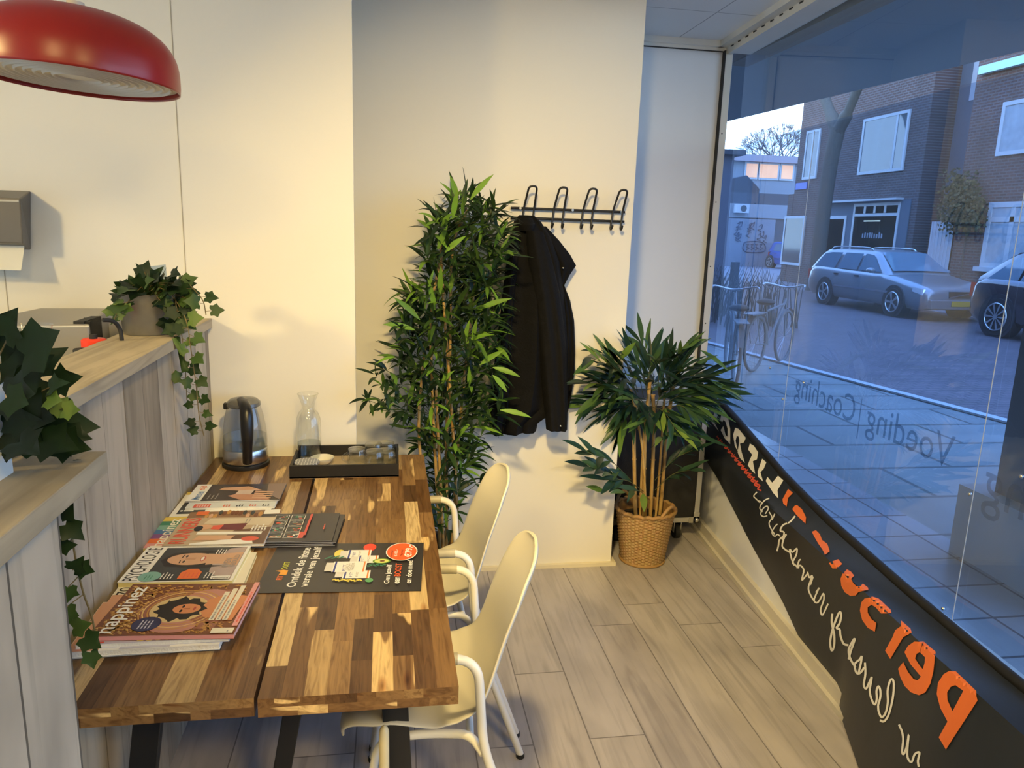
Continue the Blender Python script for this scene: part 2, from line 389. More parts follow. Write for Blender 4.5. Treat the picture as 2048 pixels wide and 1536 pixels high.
# ---- shop front: header, posts, glass, front wall
fm = mat('window_frame_paint', (0.62, 0.60, 0.54), 0.5, var=0.05)
def along(y0, y1, xo0, xo1, z0, z1, mb, f=gx):
    mb.add([(f(y0)+xo0, y0, z0), (f(y0)+xo1, y0, z0), (f(y1)+xo1, y1, z0), (f(y1)+xo0, y1, z0),
            (f(y0)+xo0, y0, z1), (f(y0)+xo1, y0, z1), (f(y1)+xo1, y1, z1), (f(y1)+xo0, y1, z1)],
           [(0,3,2,1),(4,5,6,7),(0,1,5,4),(1,2,6,5),(2,3,7,6),(3,0,4,7)])
YN = -1.3
mb = MB(); mb.box((1.45, -4.4, 0), (2.3, YN, 2.9)); struct('wall_right', mb, wallm)
w1 = MB(); along(YN, NY, -0.115, -0.09, 2.60, CEIL, w1); along(YN, NY, -0.09, 0.03, 2.615, CEIL+0.1, w1); along(YN, NY, -0.16, -0.115, CEIL-0.03, CEIL, w1)
wf = struct('window_1', w1, fm)
sl = MB()
for k in range(56):
    y = NY-0.10-k*0.095
    sl.box((gx(y)-0.1175, y-0.016, 2.626), (gx(y)-0.1145, y+0.016, 2.632))
sl.build('frame_slot', mat('slot_dark', (0.02, 0.02, 0.02), 0.8), wf)
post = MB(); post.box((1.735, NY-0.03, 0.45), (1.775, NY+0.02, 2.62)); post.build('frame_post', fm, wf)
sc_ = MB()
for z in (2.2, 1.84, 1.49, 1.17, 0.9): sc_.disc((1.752, NY-0.0312, z), 0.004, 'Y', 10)
sc_.build('screw', rubber, wf)
jl = MB(); jl.box((1.731, NY-0.034, 0.45), (1.736, NY+0.0, 2.62)); jl.build('frame_joint', rubber, wf)
glass = pane_mat('window_glass', (0.90, 0.95, 0.97), haze=0.0, ior=1.55, refl=1.5)
def gpane(name, y0, y1, z0, z1, off, m, parent, sub=None):
    g = MB(); g.add([(gx(y0)+off, y0, z0), (gx(y1)+off, y1, z0), (gx(y1)+off, y1, z1), (gx(y0)+off, y0, z1)], [(0, 1, 2, 3)])
    return g.build(name, m, parent)
gpane('glass_pane', YN, NY+0.38, 0.47, 2.62, 0.02, glass, wf)
# front wall under the window with its ledge and skirting
pw = MB()
pw.add([(px_(YN), YN, 0), (px_(NY), NY, 0), (px_(NY), NY, 0.475), (px_(YN), YN, 0.475), (gx(YN)+0.05, YN, 0), (gx(NY)+0.05, NY, 0), (gx(NY)+0.05, NY, 0.475), (gx(YN)+0.05, YN, 0.475)],
       [(0, 3, 2, 1), (3, 7, 6, 2), (4, 5, 6, 7), (0, 4, 7, 3), (1, 2, 6, 5)])
struct('wall_window_side', pw, wallw)
bs = MB(); along(YN, NY, -0.022, 0, 0.0, 0.075, bs, px_); along(YN, NY, -0.040, -0.022, 0, 0.022, bs, px_); struct('baseboard_window_side', bs, mat('skirting', (0.60, 0.57, 0.50), 0.5, var=0.05))

# clear tinted sheets screwed over the glass up to 2.14 m
film = pane_mat('tinted_sheet', (0.50, 0.62, 0.78), haze=0.03, haze_col=(0.55, 0.68, 0.95), ior=1.5, refl=1.35)
edge_m = mat('sheet_edge', (0.40, 0.46, 0.55), 0.3)
ypan = [NY+0.38, 3.135, 1.872, 0.62, -0.64]
labs = ['tinted clear sheet on the shop glass nearest the bay corner',
        'tinted clear sheet on the shop glass between the two pale vertical joints',
        'tinted clear sheet on the shop glass in front of the outdoor pillar',
        ]
for i in range(3):
    y1, y0 = ypan[i], ypan[i+1]
    n_ = 24; vs = []
    t = thing('window_sheet', labs[i], 'window film', (gx(y0), y0, 0.47), group='tinted sheets over the shop window')
    g = MB()
    for k in range(n_+1):
        y = y0+(y1-y0)*k/n_
        zt = 2.143
        if i == 2: zt = 2.125 - 0.012*math.sin((y-0.6)*4)
        if i == 1: zt = 2.143 - 0.012*max(0, (2.2-y)/0.33)
        vs += [(gx(y)+0.006, y, 0.48), (gx(y)+0.006, y, zt)]
    g.add(vs, [(2*k, 2*k+2, 2*k+3, 2*k+1) for k in range(n_)])
    g.build('sheet', film, t)
    e = MB(); e.box((gx(y0)+0.0045, y0, 0.48), (gx(y0)+0.0070, y0+0.0016, 2.12)); e.build('sheet_edge', edge_m, t)
    for (yy, zz) in ((y1-(0.17 if i else 1.07), 1.037), (y0+0.008, 0.92), (y0-0.0+0.04, 0.523)):
        s_ = MB(); s_.sphere((gx(yy)-0.001, yy, zz), 0.006, 8); s_.build('screw', steel, t, smooth=60)

# lettering on the outside of the glass (reads mirrored from inside)
letm = pane_mat('window_lettering', (0.42, 0.50, 0.56), refl=0.3)
def wtext(s, y0, y1, z0, z1, label, name='window_lettering'):
    # u runs from y1 (reader outside sees it from the other side) : outside right = -y ... mirrored from inside
    wd = abs(y1-y0)
    mb = text_mb(s, lambda u, v: Vector((gx(y0+u)+0.026, y0+u, z0+v)), wd, z1-z0)
    return tag(mb.build(name, letm), label, 'lettering')
wtext('Voeding', 2.01, 2.50, 0.915, 1.06, 'dark see-through word Voeding on the shop glass, mirrored from inside')
wtext('|', 2.545, 2.552, 0.90, 1.06, 'dark upright divider line between the two small words on the shop glass')
wtext('Coaching', 2.585, 3.09, 0.915, 1.06, 'dark see-through word Coaching on the shop glass, mirrored from inside')
wtext('ng', 1.70, 1.86, 0.86, 1.00, 'dark see-through letters ng on the shop glass in front of the pillar')

# ================================================================== banner over the ledge
LED = 0.475
def zrod(y):
    T = [(-1.2, 0.50), (1.56, 0.497), (2.05, 0.512), (2.6, 0.545), (3.0, 0.595), (3.5, 0.69), (3.95, 0.765)]
    for (a, za), (b, zb) in zip(T, T[1:]):
        if y <= b: return za+(zb-za)*(y-a)/(b-a)
    return T[-1][1]
def zbot(y):
    T = [(-1.2, 0.0), (2.2, 0.0), (2.5, 0.067), (2.69, 0.14), (3.06, 0.235), (3.55, 0.382), (3.8, 0.43), (3.95, 0.45)]
    for (a, za), (b, zb) in zip(T, T[1:]):
        if y <= b: return za+(zb-za)*(y-a)/(b-a)
    return T[-1][1]
ban = thing('banner', 'long black advertising banner with mirrored orange and white lettering draped over the window ledge', 'banner', (1.55, 1.5, 0))
banm = mat('banner_vinyl', (0.018, 0.022, 0.030), 0.36, var=0.1, bump=0.12, bscale=6)
NYB, NR = 110, 22
V = []; ys = []
for i in range(NYB+1):
    y = -1.2 + (3.93+1.2)*i/NYB; ys.append(y)
    top = Vector((gx(y)-0.038, y, zrod(y))); fold = Vector((px_(y)-0.006, y, LED+0.006)); zb = zbot(y)
    out = max(0, 2.2-y)*0.30
    bot = Vector((px_(y)-0.006-min(out, 0.28), y, max(zb, 0.006)))
    wob = 0.006*math.sin(y*3.1)+0.004*math.sin(y*7.3)
    row = []
    for k in range(9):
        t = k/9; p = top*(1-t)+fold*t; p.z -= 0.012*math.sin(t*math.pi)*(1 if zrod(y) > 0.55 else 0.4); p.z = max(p.z, LED+0.004) if p.x > px_(y) else p.z; row.append(p)
    row.append(fold)
    for k in range(1, NR-8):
        t = k/(NR-9); p = fold*(1-t)+bot*t; p.x -= abs(wob)*math.sin(t*math.pi)*1.2; row.append(p)
    V += row
m_ = NR-8+9
rowN = len(V)//(NYB+1)
F = [(i*rowN+j, i*rowN+j+1, (i+1)*rowN+j+1, (i+1)*rowN+j) for i in range(NYB) for j in range(rowN-1)]
mb = MB(); mb.add(V, F); cloth = mb.build('banner_cloth', banm, ban, smooth=50)
BVB = BVHTree.FromPolygons([tuple(v) for v in V], F)
rod = MB(); rod.tube([(gx(y)-0.030, y, zrod(y)+0.003) for y in ys[::3]], 0.017, 12); rod.build('banner_pole', mat('pole_black', (0.006, 0.006, 0.007), 0.65), ban, smooth=60)
def decal_px(poly, bvh, off=0.0012, step=14):
    # outline in photo pixels laid onto the cloth it is printed on
    pts = []
    n = len(poly)
    for i in range(n):
        a = Vector(poly[i]); b = Vector(poly[(i+1) % n]); k = max(1, int((b-a).length/step))
        for j in range(k): pts.append(a+(b-a)*j/k)
    m0 = len(pts); xs = [p.x for p in pts]; yy = [p.y for p in pts]
    x = min(xs)+step/2; inner = []
    def inside(q):
        c = False
        for i in range(m0):
            a, b = pts[i], pts[(i+1) % m0]
            if (a.y > q.y) != (b.y > q.y) and q.x < (b.x-a.x)*(q.y-a.y)/(b.y-a.y)+a.x: c = not c
        return c
    while x < max(xs):
        y = min(yy)+step/2
        while y < max(yy):
            q = Vector((x, y))
            if inside(q) and min((q-p).length for p in pts) > step*0.3: inner.append(q)
            y += step
        x += step
    res = geometry.delaunay_2d_cdt(pts+inner, [(i, (i+1) % m0) for i in range(m0)], [], 0, 1e-5)
    vs, fs = res[0], res[2]
    good = []
    for f in fs:
        cnt = sum((Vector(vs[k]) for k in f), Vector((0, 0)))/len(f)
        if inside(cnt): good.append(f)
    out = []
    for v in vs:
        d = ray(v.x, v.y).normalized(); loc, nrm, ix, dist = bvh.ray_cast(CAM, d)
        if loc is None: out.append(None); continue
        if nrm.dot(d) > 0: nrm = -nrm
        out.append(loc+nrm*off)
    good = [f for f in good if all(out[k] is not None for k in f)]
    return [o if o is not None else Vector((0, 0, 0)) for o in out], good
def strip_px(path, wd):
    P = [Vector(p) for p in smooth_path([(a, b, 0) for a, b in path], 4)]; L = []; Rr = []
    for i, p in enumerate(P):
        t = (P[min(i+1, len(P)-1)]-P[max(i-1, 0)]); t.normalize(); nn = Vector((-t.y, t.x, 0))*wd/2
        L.append(p+nn); Rr.append(p-nn)
    return P, L, Rr
def stroke_px(mb, path, wd, bvh, off=0.0013):
    P, L, Rr = strip_px(path, wd); vs = []
    for a, b in zip(L, Rr):
        q = []
        for p in (a, b):
            d = ray(p.x, p.y).normalized(); loc, nrm, ix, dist = bvh.ray_cast(CAM, d)
            if loc is None: q = None; break
            if nrm.dot(d) > 0: nrm = -nrm
            q.append(loc+nrm*off)
        vs.append(q)
    for i in range(len(vs)-1):
        if vs[i] and vs[i+1]: mb.add([vs[i][0], vs[i][1], vs[i+1][1], vs[i+1][0]], [(0, 1, 2, 3)])
def Z8(pts): return [(1650+x/3.1608, 1050+y/3.1608) for x, y in pts]     # outlines noted in enlarged crops
def Z3(pts): return [(1380+x/3.071, 700+y/3.071) for x, y in pts]
def Z7(pts): return [(1400+x/4.2667, 720+y/4.2667) for x, y in pts]
def Z1(pts): return [(1340+x/2.667, 960+y/2.667) for x, y in pts]
orange = mat('print_orange', (0.72, 0.16, 0.035), 0.4, var=0.03); whitep = mat('print_white', (0.80, 0.80, 0.78), 0.4, var=0.03); redp = mat('print_red', (0.66, 0.10, 0.06), 0.4, var=0.03)
def letter(name, m, polys, step=7):
    mb = MB()
    for p in polys:
        v, f = decal_px(p, BVB, 0.0030, step)
        if f: mb.add(v, f)
    return mb.build(name, m, ban)
letter('letter_p', orange, [Z8([(780,1245),(735,1160),(712,1070),(720,1000),(755,945),(790,925),(825,930),(955,1055),(970,1112),(880,1050),(830,1015),(800,1025),(778,1060),(780,1110),(812,1180)]),
                            Z8([(812,1180),(880,1050),(970,1112),(770,1422),(725,1345),(780,1245)])])
letter('letter_e', orange, [Z8([(468,910),(500,868),(530,930),(565,975),(590,985),(612,960),(545,880),(508,805),(530,765),(570,738),(622,742),(605,806),(585,815),(575,845),(600,885),(624,914),(636,870),(638,838),(607,807),(624,743),(700,808),(697,870),(690,930),(672,1005),(640,1060),(600,1078),(550,1060),(510,1020),(482,965)])])
letter('letter_r', orange, [Z8([(385,795),(418,848),(500,710),(548,685),(540,660),(480,608),(486,640),(450,665),(430,715)])])
letter('letter_s', orange, [Z8([(235,490),(226,540),(240,600),(275,650),(320,675),(330,620),(298,595),(275,555),(275,520),(300,505),(325,520),(360,560),(420,560),(415,540),(340,470),(300,457),(255,465)])])
letter('letter_o', orange, [Z8([(103,340),(108,385),(130,425),(165,448),(200,445),(215,425),(275,415),(272,400),(240,375),(225,392),(205,388),(185,370),(165,345),(185,325),(165,300),(140,285),(115,310)])])
letter('letter_n', orange, [Z8([(30,240),(85,220),(110,250),(78,275),(52,275)])])
letter('letter_a', orange, [Z3([(750,1120),(775,1110),(800,1135),(812,1170),(845,1195),(860,1240),(830,1262),(815,1230),(790,1195),(765,1150)])])
letter('letter_l', orange, [Z3([(630,980),(645,960),(660,955),(690,980),(715,1030),(712,1070),(690,1050),(655,1015)])])
letter('letter_l', orange, [Z3([(570,920),(605,855),(635,880),(605,910),(596,965),(575,945)])], 8)
letter('letter_f', whitep, [Z7([(565,1035),(580,1000),(620,1050),(670,990),(715,1030),(665,1115),(672,1185),(630,1140)])], 8)
letter('letter_i', whitep, [Z7([(535,845),(570,875),(548,930),(520,960),(542,1040),(500,1000),(495,955)])], 8)
letter('letter_t', whitep, [Z7([(430,715),(465,735),(500,790),(490,850),(455,865),(475,975),(440,940),(412,900),(430,850),(450,810),(415,765)])], 8)
letter('letter_n', whitep, [Z7([(287,640),(305,580),(335,590),(395,665),(380,705),(345,715),(360,790),(387,880),(345,840),(325,790),(340,690),(335,655),(318,650),(308,690),(330,790),(300,730)])], 8)
letter('letter_e', whitep, [Z7([(175,520),(185,470),(210,455),(245,500),(262,590),(262,720),(215,670),(180,600),(203,565),(222,640),(238,655),(240,590),(222,530),(205,510),(196,530)])], 8)
letter('letter_s', whitep, [Z7([(85,345),(110,345),(140,380),(155,440),(150,500),(118,515),(165,610),(125,560),(75,490),(85,455),(108,480),(125,470),(122,430),(103,385)])], 8)
mb = MB()
curs = [Z8([(350,1235),(375,1242),(405,1200),(430,1100),(438,1010),(428,975),(412,990),(398,1050),(400,1120),(385,1190),(360,1215),(342,1180),(338,1140)]),
        Z8([(338,1140),(352,1090),(352,1045),(340,1020),(328,1050),(330,1100),(318,1135),(300,1110),(285,1050),(295,990),(298,960)]),
        Z8([(298,960),(280,1000),(262,1035),(248,1010),(258,940),(255,870)]),
        Z8([(250,900),(235,925),(215,940),(198,928),(190,880),(222,850),(235,830),(228,880),(215,935)]),
        Z8([(195,900),(165,850),(152,790),(180,730),(190,725),(165,800),(152,850)]),
        Z8([(150,760),(120,750),(100,700),(95,660),(75,650),(95,620),(105,570),(95,550),(75,590),(50,660),(35,740),(45,795),(60,760),(60,690),(45,620),(48,560)]),
        Z8([(470,1262),(490,1310),(497,1360),(490,1430),(500,1450),(520,1400),(532,1325),(525,1400),(525,1470),(550,1500),(570,1450),(600,1440),(590,1490),(595,1530)])]
for c in curs: mb = MB(); stroke_px(mb, c, 4.2, BVB); mb.build('cursive_stroke', whitep, ban)
curs2 = [Z1([(845,660),(815,720),(805,690),(822,640),(820,605),(800,640),(785,655),(770,640),(790,590),(798,575),(780,600)]),
         Z1([(775,650),(755,620),(740,580),(750,540),(760,510),(745,520),(735,490)]), Z1([(750,560),(765,515)]),
         Z1([(735,500),(715,525),(705,530),(715,480),(695,455),(680,470),(690,430),(700,425)]),
         Z1([(690,470),(665,450),(655,440),(675,400),(678,365),(655,385),(640,370),(650,420),(665,455)]),
         Z1([(640,385),(615,370),(600,350),(610,310),(622,290),(600,305),(585,320),(580,350),(572,380)]),
         Z1([(600,320),(610,280),(590,270),(605,240),(640,225),(668,193)])]
for c in curs2: mb = MB(); stroke_px(mb, c, 3.2, BVB); mb.build('cursive_stroke', whitep, ban)
curs3 = [Z1([(590,300),(575,290),(560,300),(545,280),(560,250),(575,235)]), Z1([(560,290),(540,260),(530,230),(545,200),(530,170)]), Z1([(545,215),(560,180)]),
         Z1([(520,190),(500,195),(485,180),(500,150),(520,140),(525,155),(510,180)]), Z1([(495,170),(480,150),(490,120),(470,110)]), Z1([(485,135),(505,110),(530,98)]), Z1([(480,120),(460,100),(448,85),(465,65)])]
for c in curs3: mb = MB(); stroke_px(mb, c, 2.4, BVB); mb.build('cursive_stroke', whitep, ban)
mb = MB()
for k in range(13):
    t = k/12; x = 150+t*335; y = 665+t*405; s = 0.6+0.6*t
    stroke_px(mb, Z7([(x+10*s, y-32*s), (x-8*s, y-16*s), (x+22*s, y+2*s), (x+8*s, y+26*s), (x+34*s, y+38*s)]), 1.6+1.4*t, BVB)
mb.build('small_red_line', redp, ban)

# ================================================================== coat rack and coat
rack = thing('coat_rack', 'black wire wall coat rack with four looped hooks on two bars above the black jacket', 'coat rack', (0.78, WY, 1.70))
yb = WY-0.022
mb = MB(); mb.cyl((0.518, yb, 1.752), (1.047, yb, 1.752), 0.0058, 12); mb.build('bar', black, rack, smooth=60)
mb = MB(); mb.cyl((0.518, yb, 1.709), (1.047, yb, 1.709), 0.0058, 12); mb.build('bar', black, rack, smooth=60)
for x in (0.60, 0.737, 0.872, 1.012):
    yf = yb-0.012; hw = 0.026
    pth = fillet([(x-hw-0.006, yb-0.045, 1.690), (x-hw-0.010, yb-0.040, 1.672), (x-hw-0.008, yb-0.014, 1.672), (x-hw+0.002, yf, 1.76), (x-hw+0.012, yf-0.055, 1.846), (x+hw-0.004, yf-0.055, 1.846), (x+hw-0.004, yf, 1.76), (x+hw-0.012, yb-0.014, 1.672), (x+hw-0.014, yb-0.040, 1.672), (x+hw-0.012, yb-0.045, 1.690)], 0.02, 5)
    h = MB(); h.tube(pth, 0.0048, 9); hk = h.build('hook', black, rack, smooth=60)
for x in (0.80, 0.56, 1.03):
    mb = MB(); mb.cyl((x, yb-0.010, 1.752), (x, WY, 1.752), 0.0055); mb.build('wall_mount', steel, rack, smooth=60)

jk = thing('jacket', 'black jacket hanging by its collar from the left hook of the coat rack', 'jacket', (0.68, WY-0.08, 0.72))
clothm = mat('black_fabric', (0.0035, 0.0035, 0.0042), 0.85, var=0.25, scale=14, spec=0.2, bump=0.25, bscale=130)
def XZ(px, py, y=WY-0.07): p = aty(px, py, y); return p.x, p.z
def drape(rows, name, depth, ybase, seed, parent, folds=3, amp=0.018, n=44, m=clothm):
    # rows: (left px, right px, row px y, bulge); a closed sheath with fold ridges
    rnd = random.Random(seed); ph = [rnd.random()*6 for _ in range(6)]; rings = []
    rows2 = []
    for i in range(len(rows)-1):
        for j in range(5):
            t = j/5; rows2.append([rows[i][k]*(1-t)+rows[i+1][k]*t for k in range(4)])
    rows2.append(list(rows[-1]))
    for i, (l, r_, py, bl) in enumerate(rows2):
        xl, z = XZ(l, py, ybase); xr, _ = XZ(r_, py, ybase); cx = (xl+xr)/2; hw = (xr-xl)/2; ring = []
        tt = i/(len(rows2)-1)
        for k in range(n):
            a = 2*math.pi*k/n; u = math.cos(a); v = math.sin(a)
            front = max(0, -v)
            fo = amp*min(1, tt*1.6+0.25)*(math.sin(u*folds*2.6+ph[0]+tt*1.1)+0.5*math.sin(u*folds*5.3+ph[1]-tt*2.2))*front
            yy = ybase + v*depth*bl*(0.55 if v > 0 else 1.0)*(1-0.25*abs(u)) - fo
            if yy > WY-0.004: yy = WY-0.004
            ring.append(Vector((cx+hw*(abs(u)**0.85)*(1 if u > 0 else -1), yy, z)))
        rings.append(ring)
    mb = MB(); mb.ring(rings); return mb.build(name, m, parent, smooth=70)
body = [(1038,1068,430,0.25),(1028,1082,442,0.5),(1020,1100,470,0.8),(1014,1118,520,1.0),(1006,1126,575,1.05),(1000,1132,640,1.1),(992,1136,700,1.1),(984,1136,760,1.1),(978,1128,810,1.1),(978,1076,845,1.0),(980,1072,862,0.95)]
drape(body, 'jacket_body', 0.075, WY-0.085, 3, jk, folds=3)
slv = [(1052,1086,462,0.6),(1056,1104,520,0.9),(1062,1118,580,1.0),(1070,1126,640,1.0),(1076,1132,700,1.0),(1082,1134,760,1.0),(1088,1135,810,1.0),(1092,1134,858,0.95)]
sv = drape(slv, 'sleeve', 0.06, WY-0.150, 5, jk, folds=2, amp=0.010)
slv2 = [(1020,1042,470,0.5),(1008,1032,560,0.8),(998,1024,650,0.9),(990,1020,740,0.9),(984,1016,820,0.9),(984,1006,868,0.8)]
drape(slv2, 'sleeve', 0.05, WY-0.12, 9, jk, folds=2, amp=0.008)
frn = [(1070,1092,452,0.4),(1090,1118,480,0.7),(1100,1140,508,0.9),(1108,1152,530,0.9),(1112,1140,548,0.8),(1116,1128,570,0.8),(1118,1140,600,0.9),(1122,1148,640,0.9),(1124,1150,690,0.9),(1122,1149,740,0.9),(1118,1143,790,0.85),(1112,1136,822,0.8)]
drape(frn, 'front_panel', 0.035, WY-0.055, 12, jk, folds=2, amp=0.006)
mb = MB(); a = XZ(1040,446,WY-0.14); b = XZ(1070,446,WY-0.14)
col_rows = [(1040,1064,436,0.5),(1036,1070,448,0.9),(1040,1068,462,0.7)]
drape(col_rows, 'collar', 0.05, WY-0.125, 15, jk, folds=1, amp=0.004)
btn = mat('snap_button', (0.75, 0.75, 0.74), 0.25, 0.9)
for (x, y, d) in ((1126, 536, .104), (1119, 557, .104), (1121, 852, .216)):
    mb = MB(); mb.sphere(aty(x, y, WY-d), 0.0050, 8, 0.8); mb.build('snap_button', btn, jk, smooth=60)

# ================================================================== flight case in the bay
fc = thing('flight_case', 'black flight case with aluminium edges standing on castors behind the low bamboo', 'flight case', (1.40, 3.78, 0))
cp = mat('case_panel', (0.010, 0.010, 0.011), 0.5, bump=0.1, bscale=200)
X0, X1, Y0, Y1, ZA, ZB = 1.125, 1.655, 3.62, 3.965, 0.115, 0.80
mb = MB(); mb.box((X0+.004, Y0+.004, ZA+.004), (X1-.004, Y1-.004, ZB-.004)); mb.build('case_body', cp, fc)
e = 0.026
for (a, b) in (((X0,Y0,ZA),(X1,Y0+.02,ZA+e)), ((X0,Y0,ZB-e),(X1,Y0+.02,ZB)), ((X0,Y0,ZA),(X0+e,Y0+.02,ZB)), ((X1-e,Y0,ZA),(X1,Y0+.02,ZB)),
               ((X1-.02,Y0,ZA),(X1,Y1,ZA+e)), ((X1-.02,Y0,ZB-e),(X1,Y1,ZB)), ((X0,Y1-.02,ZB-e),(X1,Y1,ZB)), ((X0,Y0,ZB-.02),(X0+e,Y1,ZB))):
    mb = MB(); mb.box(Vector(a)-Vector((.001,.001,.001)), Vector(b)+Vector((.001,.001,.001))); mb.build('edge_profile', alu, fc, bevel=0.002)
for (x, z) in ((X1, ZA), (X0, ZA), (X1, ZB), (X0, ZB)):
    mb = MB(); sx_ = -1 if x == X1 else 1; sz_ = 1 if z == ZA else -1
    mb.box((min(x, x+sx_*.055)-.002, Y0-.006, min(z, z+sz_*.03)-.002), (max(x, x+sx_*.055)+.002, Y0, max(z, z+sz_*.03)+.002))
    mb.box((min(x, x+sx_*.03)-.002, Y0-.006, min(z, z+sz_*.055)-.002), (max(x, x+sx_*.03)+.002, Y0, max(z, z+sz_*.055)+.002))
    mb.sphere((x+sx_*.014, Y0-.006, z+sz_*.014), 0.014, 12); mb.build('ball_corner', steel, fc, smooth=40)
for (x, y) in ((X1-.10, Y0+.06), (X0+.08, Y0+.06), (X1-.10, Y1-.07), (X0+.08, Y1-.07)):
    mb = MB(); mb.cyl((x-.014, y, .042), (x+.014, y, .042), .041, 24); wh = mb.build('castor_wheel', rubber, fc, smooth=40)
    mb = MB(); mb.box((x-.022, y-.02, .04), (x-.018, y+.02, .108)); mb.box((x+.018, y-.02, .04), (x+.022, y+.02, .108)); mb.box((x-.04, y-.04, .106), (x+.04, y+.04, .114)); mb.build('castor_fork', steel, fc)
# ================================================================== wicker baskets and bamboo plants
wick = leaf_mat('wicker', [(0, (0.20, 0.105, 0.035)), (0.5, (0.42, 0.25, 0.095)), (1, (0.62, 0.43, 0.21))], 0.55, 0.0)
wickd = leaf_mat('wicker_dark', [(0, (0.05, 0.025, 0.012)), (0.5, (0.14, 0.075, 0.038)), (1, (0.24, 0.14, 0.075))], 0.55, 0.0)
soil = mat('dark_moss', (0.03, 0.025, 0.015), 0.95, var=0.5, scale=60, bump=0.8, bscale=90)
cane = None
def cane_mat():
    m, n, b, out = nodes('bamboo_cane'); tcn = n.nodes.new('ShaderNodeTexCoord'); nz = n.nodes.new('ShaderNodeTexNoise'); nz.inputs['Scale'].default_value = 9; nz.inputs['Detail'].default_value = 4
    n.links.new(tcn.outputs['Object'], nz.inputs['Vector']); r = ramp(n, [(0.3, (0.22, 0.12, 0.03)), (0.5, (0.42, 0.26, 0.08)), (0.7, (0.50, 0.34, 0.13))]); n.links.new(nz.outputs[0], r.inputs[0])
    n.links.new(r.outputs[0], b.inputs['Base Color']); b.inputs['Roughness'].default_value = 0.45; return m
canem = cane_mat()
def basket(parent, cx, cy, r0, r1, h, m, rim_y=0.0, handles=((1, -0.3),), z0=0.0):
    n = 168; rows = int(h/0.0080); rings = []
    nst = 21
    for i in range(rows+1):
        t = i/rows; r = r0+(r1-r0)*t; ring = []
        for k in range(n):
            a = 2*math.pi*k/n
            wv = 0.0036*math.sin(a*nst)*(1 if i % 2 else -1)
            ring.append(Vector((cx+(r+wv)*math.cos(a), cy+(r+wv)*math.sin(a), z0+0.006+t*(h-0.006))))
        rings.append(ring)
    mb = MB(); mb.ring(rings, cap=False)
    mb.r = [min(1, max(0, 0.5+0.42*math.sin(2*math.pi*(q_ % n+0.5)/n*nst)*(1 if (q_//n) % 2 else -1)+random.uniform(-.2, .2))) for q_ in range(len(mb.r))]  # strands lighter, gaps darker: weave shade painted into the face tones
    mb.cur = 0.2; mb.lathe([(r1-0.012, z0+h), (r0-0.006, z0+0.05)], (cx, cy, 0), 48)
    mb.disc((cx, cy, z0+0.012), r0, n=48)
    sh = mb.build('basket_weave', m, parent, smooth=75)
    mb = MB(); q = [(cx+(r1+0.001)*math.cos(2*math.pi*k/60), cy+(r1+0.001)*math.sin(2*math.pi*k/60), z0+h+0.004*math.sin(k*2.1)) for k in range(60)]
    mb.tube(q, 0.010, 8, loop=True); mb.build('basket_rim', m, parent, smooth=75); mb = MB()
    q = [(cx+(r0)*math.cos(2*math.pi*k/60), cy+(r0)*math.sin(2*math.pi*k/60), z0+0.008) for k in range(60)]; mb.tube(q, 0.008, 8, loop=True)
    mb.build('basket_foot', m, parent, smooth=75)
    for ang, hh in handles:
        pts = []
        for k in range(17):
            t = k/16; a = ang+(t-0.5)*0.95
            pts.append((cx+r1*math.cos(a), cy+r1*math.sin(a), z0+h-0.01+hh*math.sin(math.pi*t)))
        mb = MB(); mb.tube(pts, 0.0085, 8); mb.build('basket_handle', m, parent, smooth=75)
    mb = MB(); mb.disc((cx, cy, z0+h-0.055), r1-0.016, n=32); mb.build('soil', soil, parent)
def blade(mb, P, d, L, Wd, nrm, droop=0.35, seg=6, curl=0.12, rnd=None, tw=0.0):
    # one lance-shaped leaf with a folded midrib, bending down along its length
    mb.cur = random.random() if rnd is None else rnd
    d = d.normalized(); side = d.cross(nrm)
    if side.length < 1e-3: side = d.orthogonal()
    side.normalize(); up = side.cross(d).normalized(); pos = Vector(P); V = []; cur = d.copy()
    prof = [0.10, 0.62, 0.95, 1.0, 0.82, 0.5, 0.03] if seg == 6 else [0.1, 0.8, 1.0, 0.7, 0.03]
    for i in range(seg+1):
        w_ = Wd*0.5*prof[i]
        lift = up*w_*curl*2
        V += [pos-side*w_+lift, pos.copy(), pos+side*w_+lift]
        cur = (cur+Vector((0, 0, -1))*droop/seg+side*tw/seg).normalized(); up = side.cross(cur).normalized()
        pos = pos+cur*(L/seg)
    F = []
    for i in range(seg):
        a = i*3; F += [(a, a+1, a+4, a+3), (a+1, a+2, a+5, a+4)]
    mb.add(V, F)
def clampv(m):      # foliage bends against the walls and the case behind it
    for v in m.v:
        if v.x < 1.105 and v.y > WY-0.01: v.y = WY-0.01
        if v.x < WX+0.004 and v.y > 2.86: v.y = 2.885
        if v.x >= 1.105 and v.y > 3.600 and v.z < 0.83: v.y = 3.600
def clampz(m, x1, y1):
    for v in m.v:
        if v.x < x1 and v.y < y1 and 1.20 < v.z < 1.300: v.z = 1.300
def rdir(zlo=-0.5, zhi=0.8):
    a = random.random()*2*math.pi; z = random.uniform(zlo, zhi); q = math.sqrt(max(0.05, 1-z*z)); return Vector((q*math.cos(a), q*math.sin(a), z))
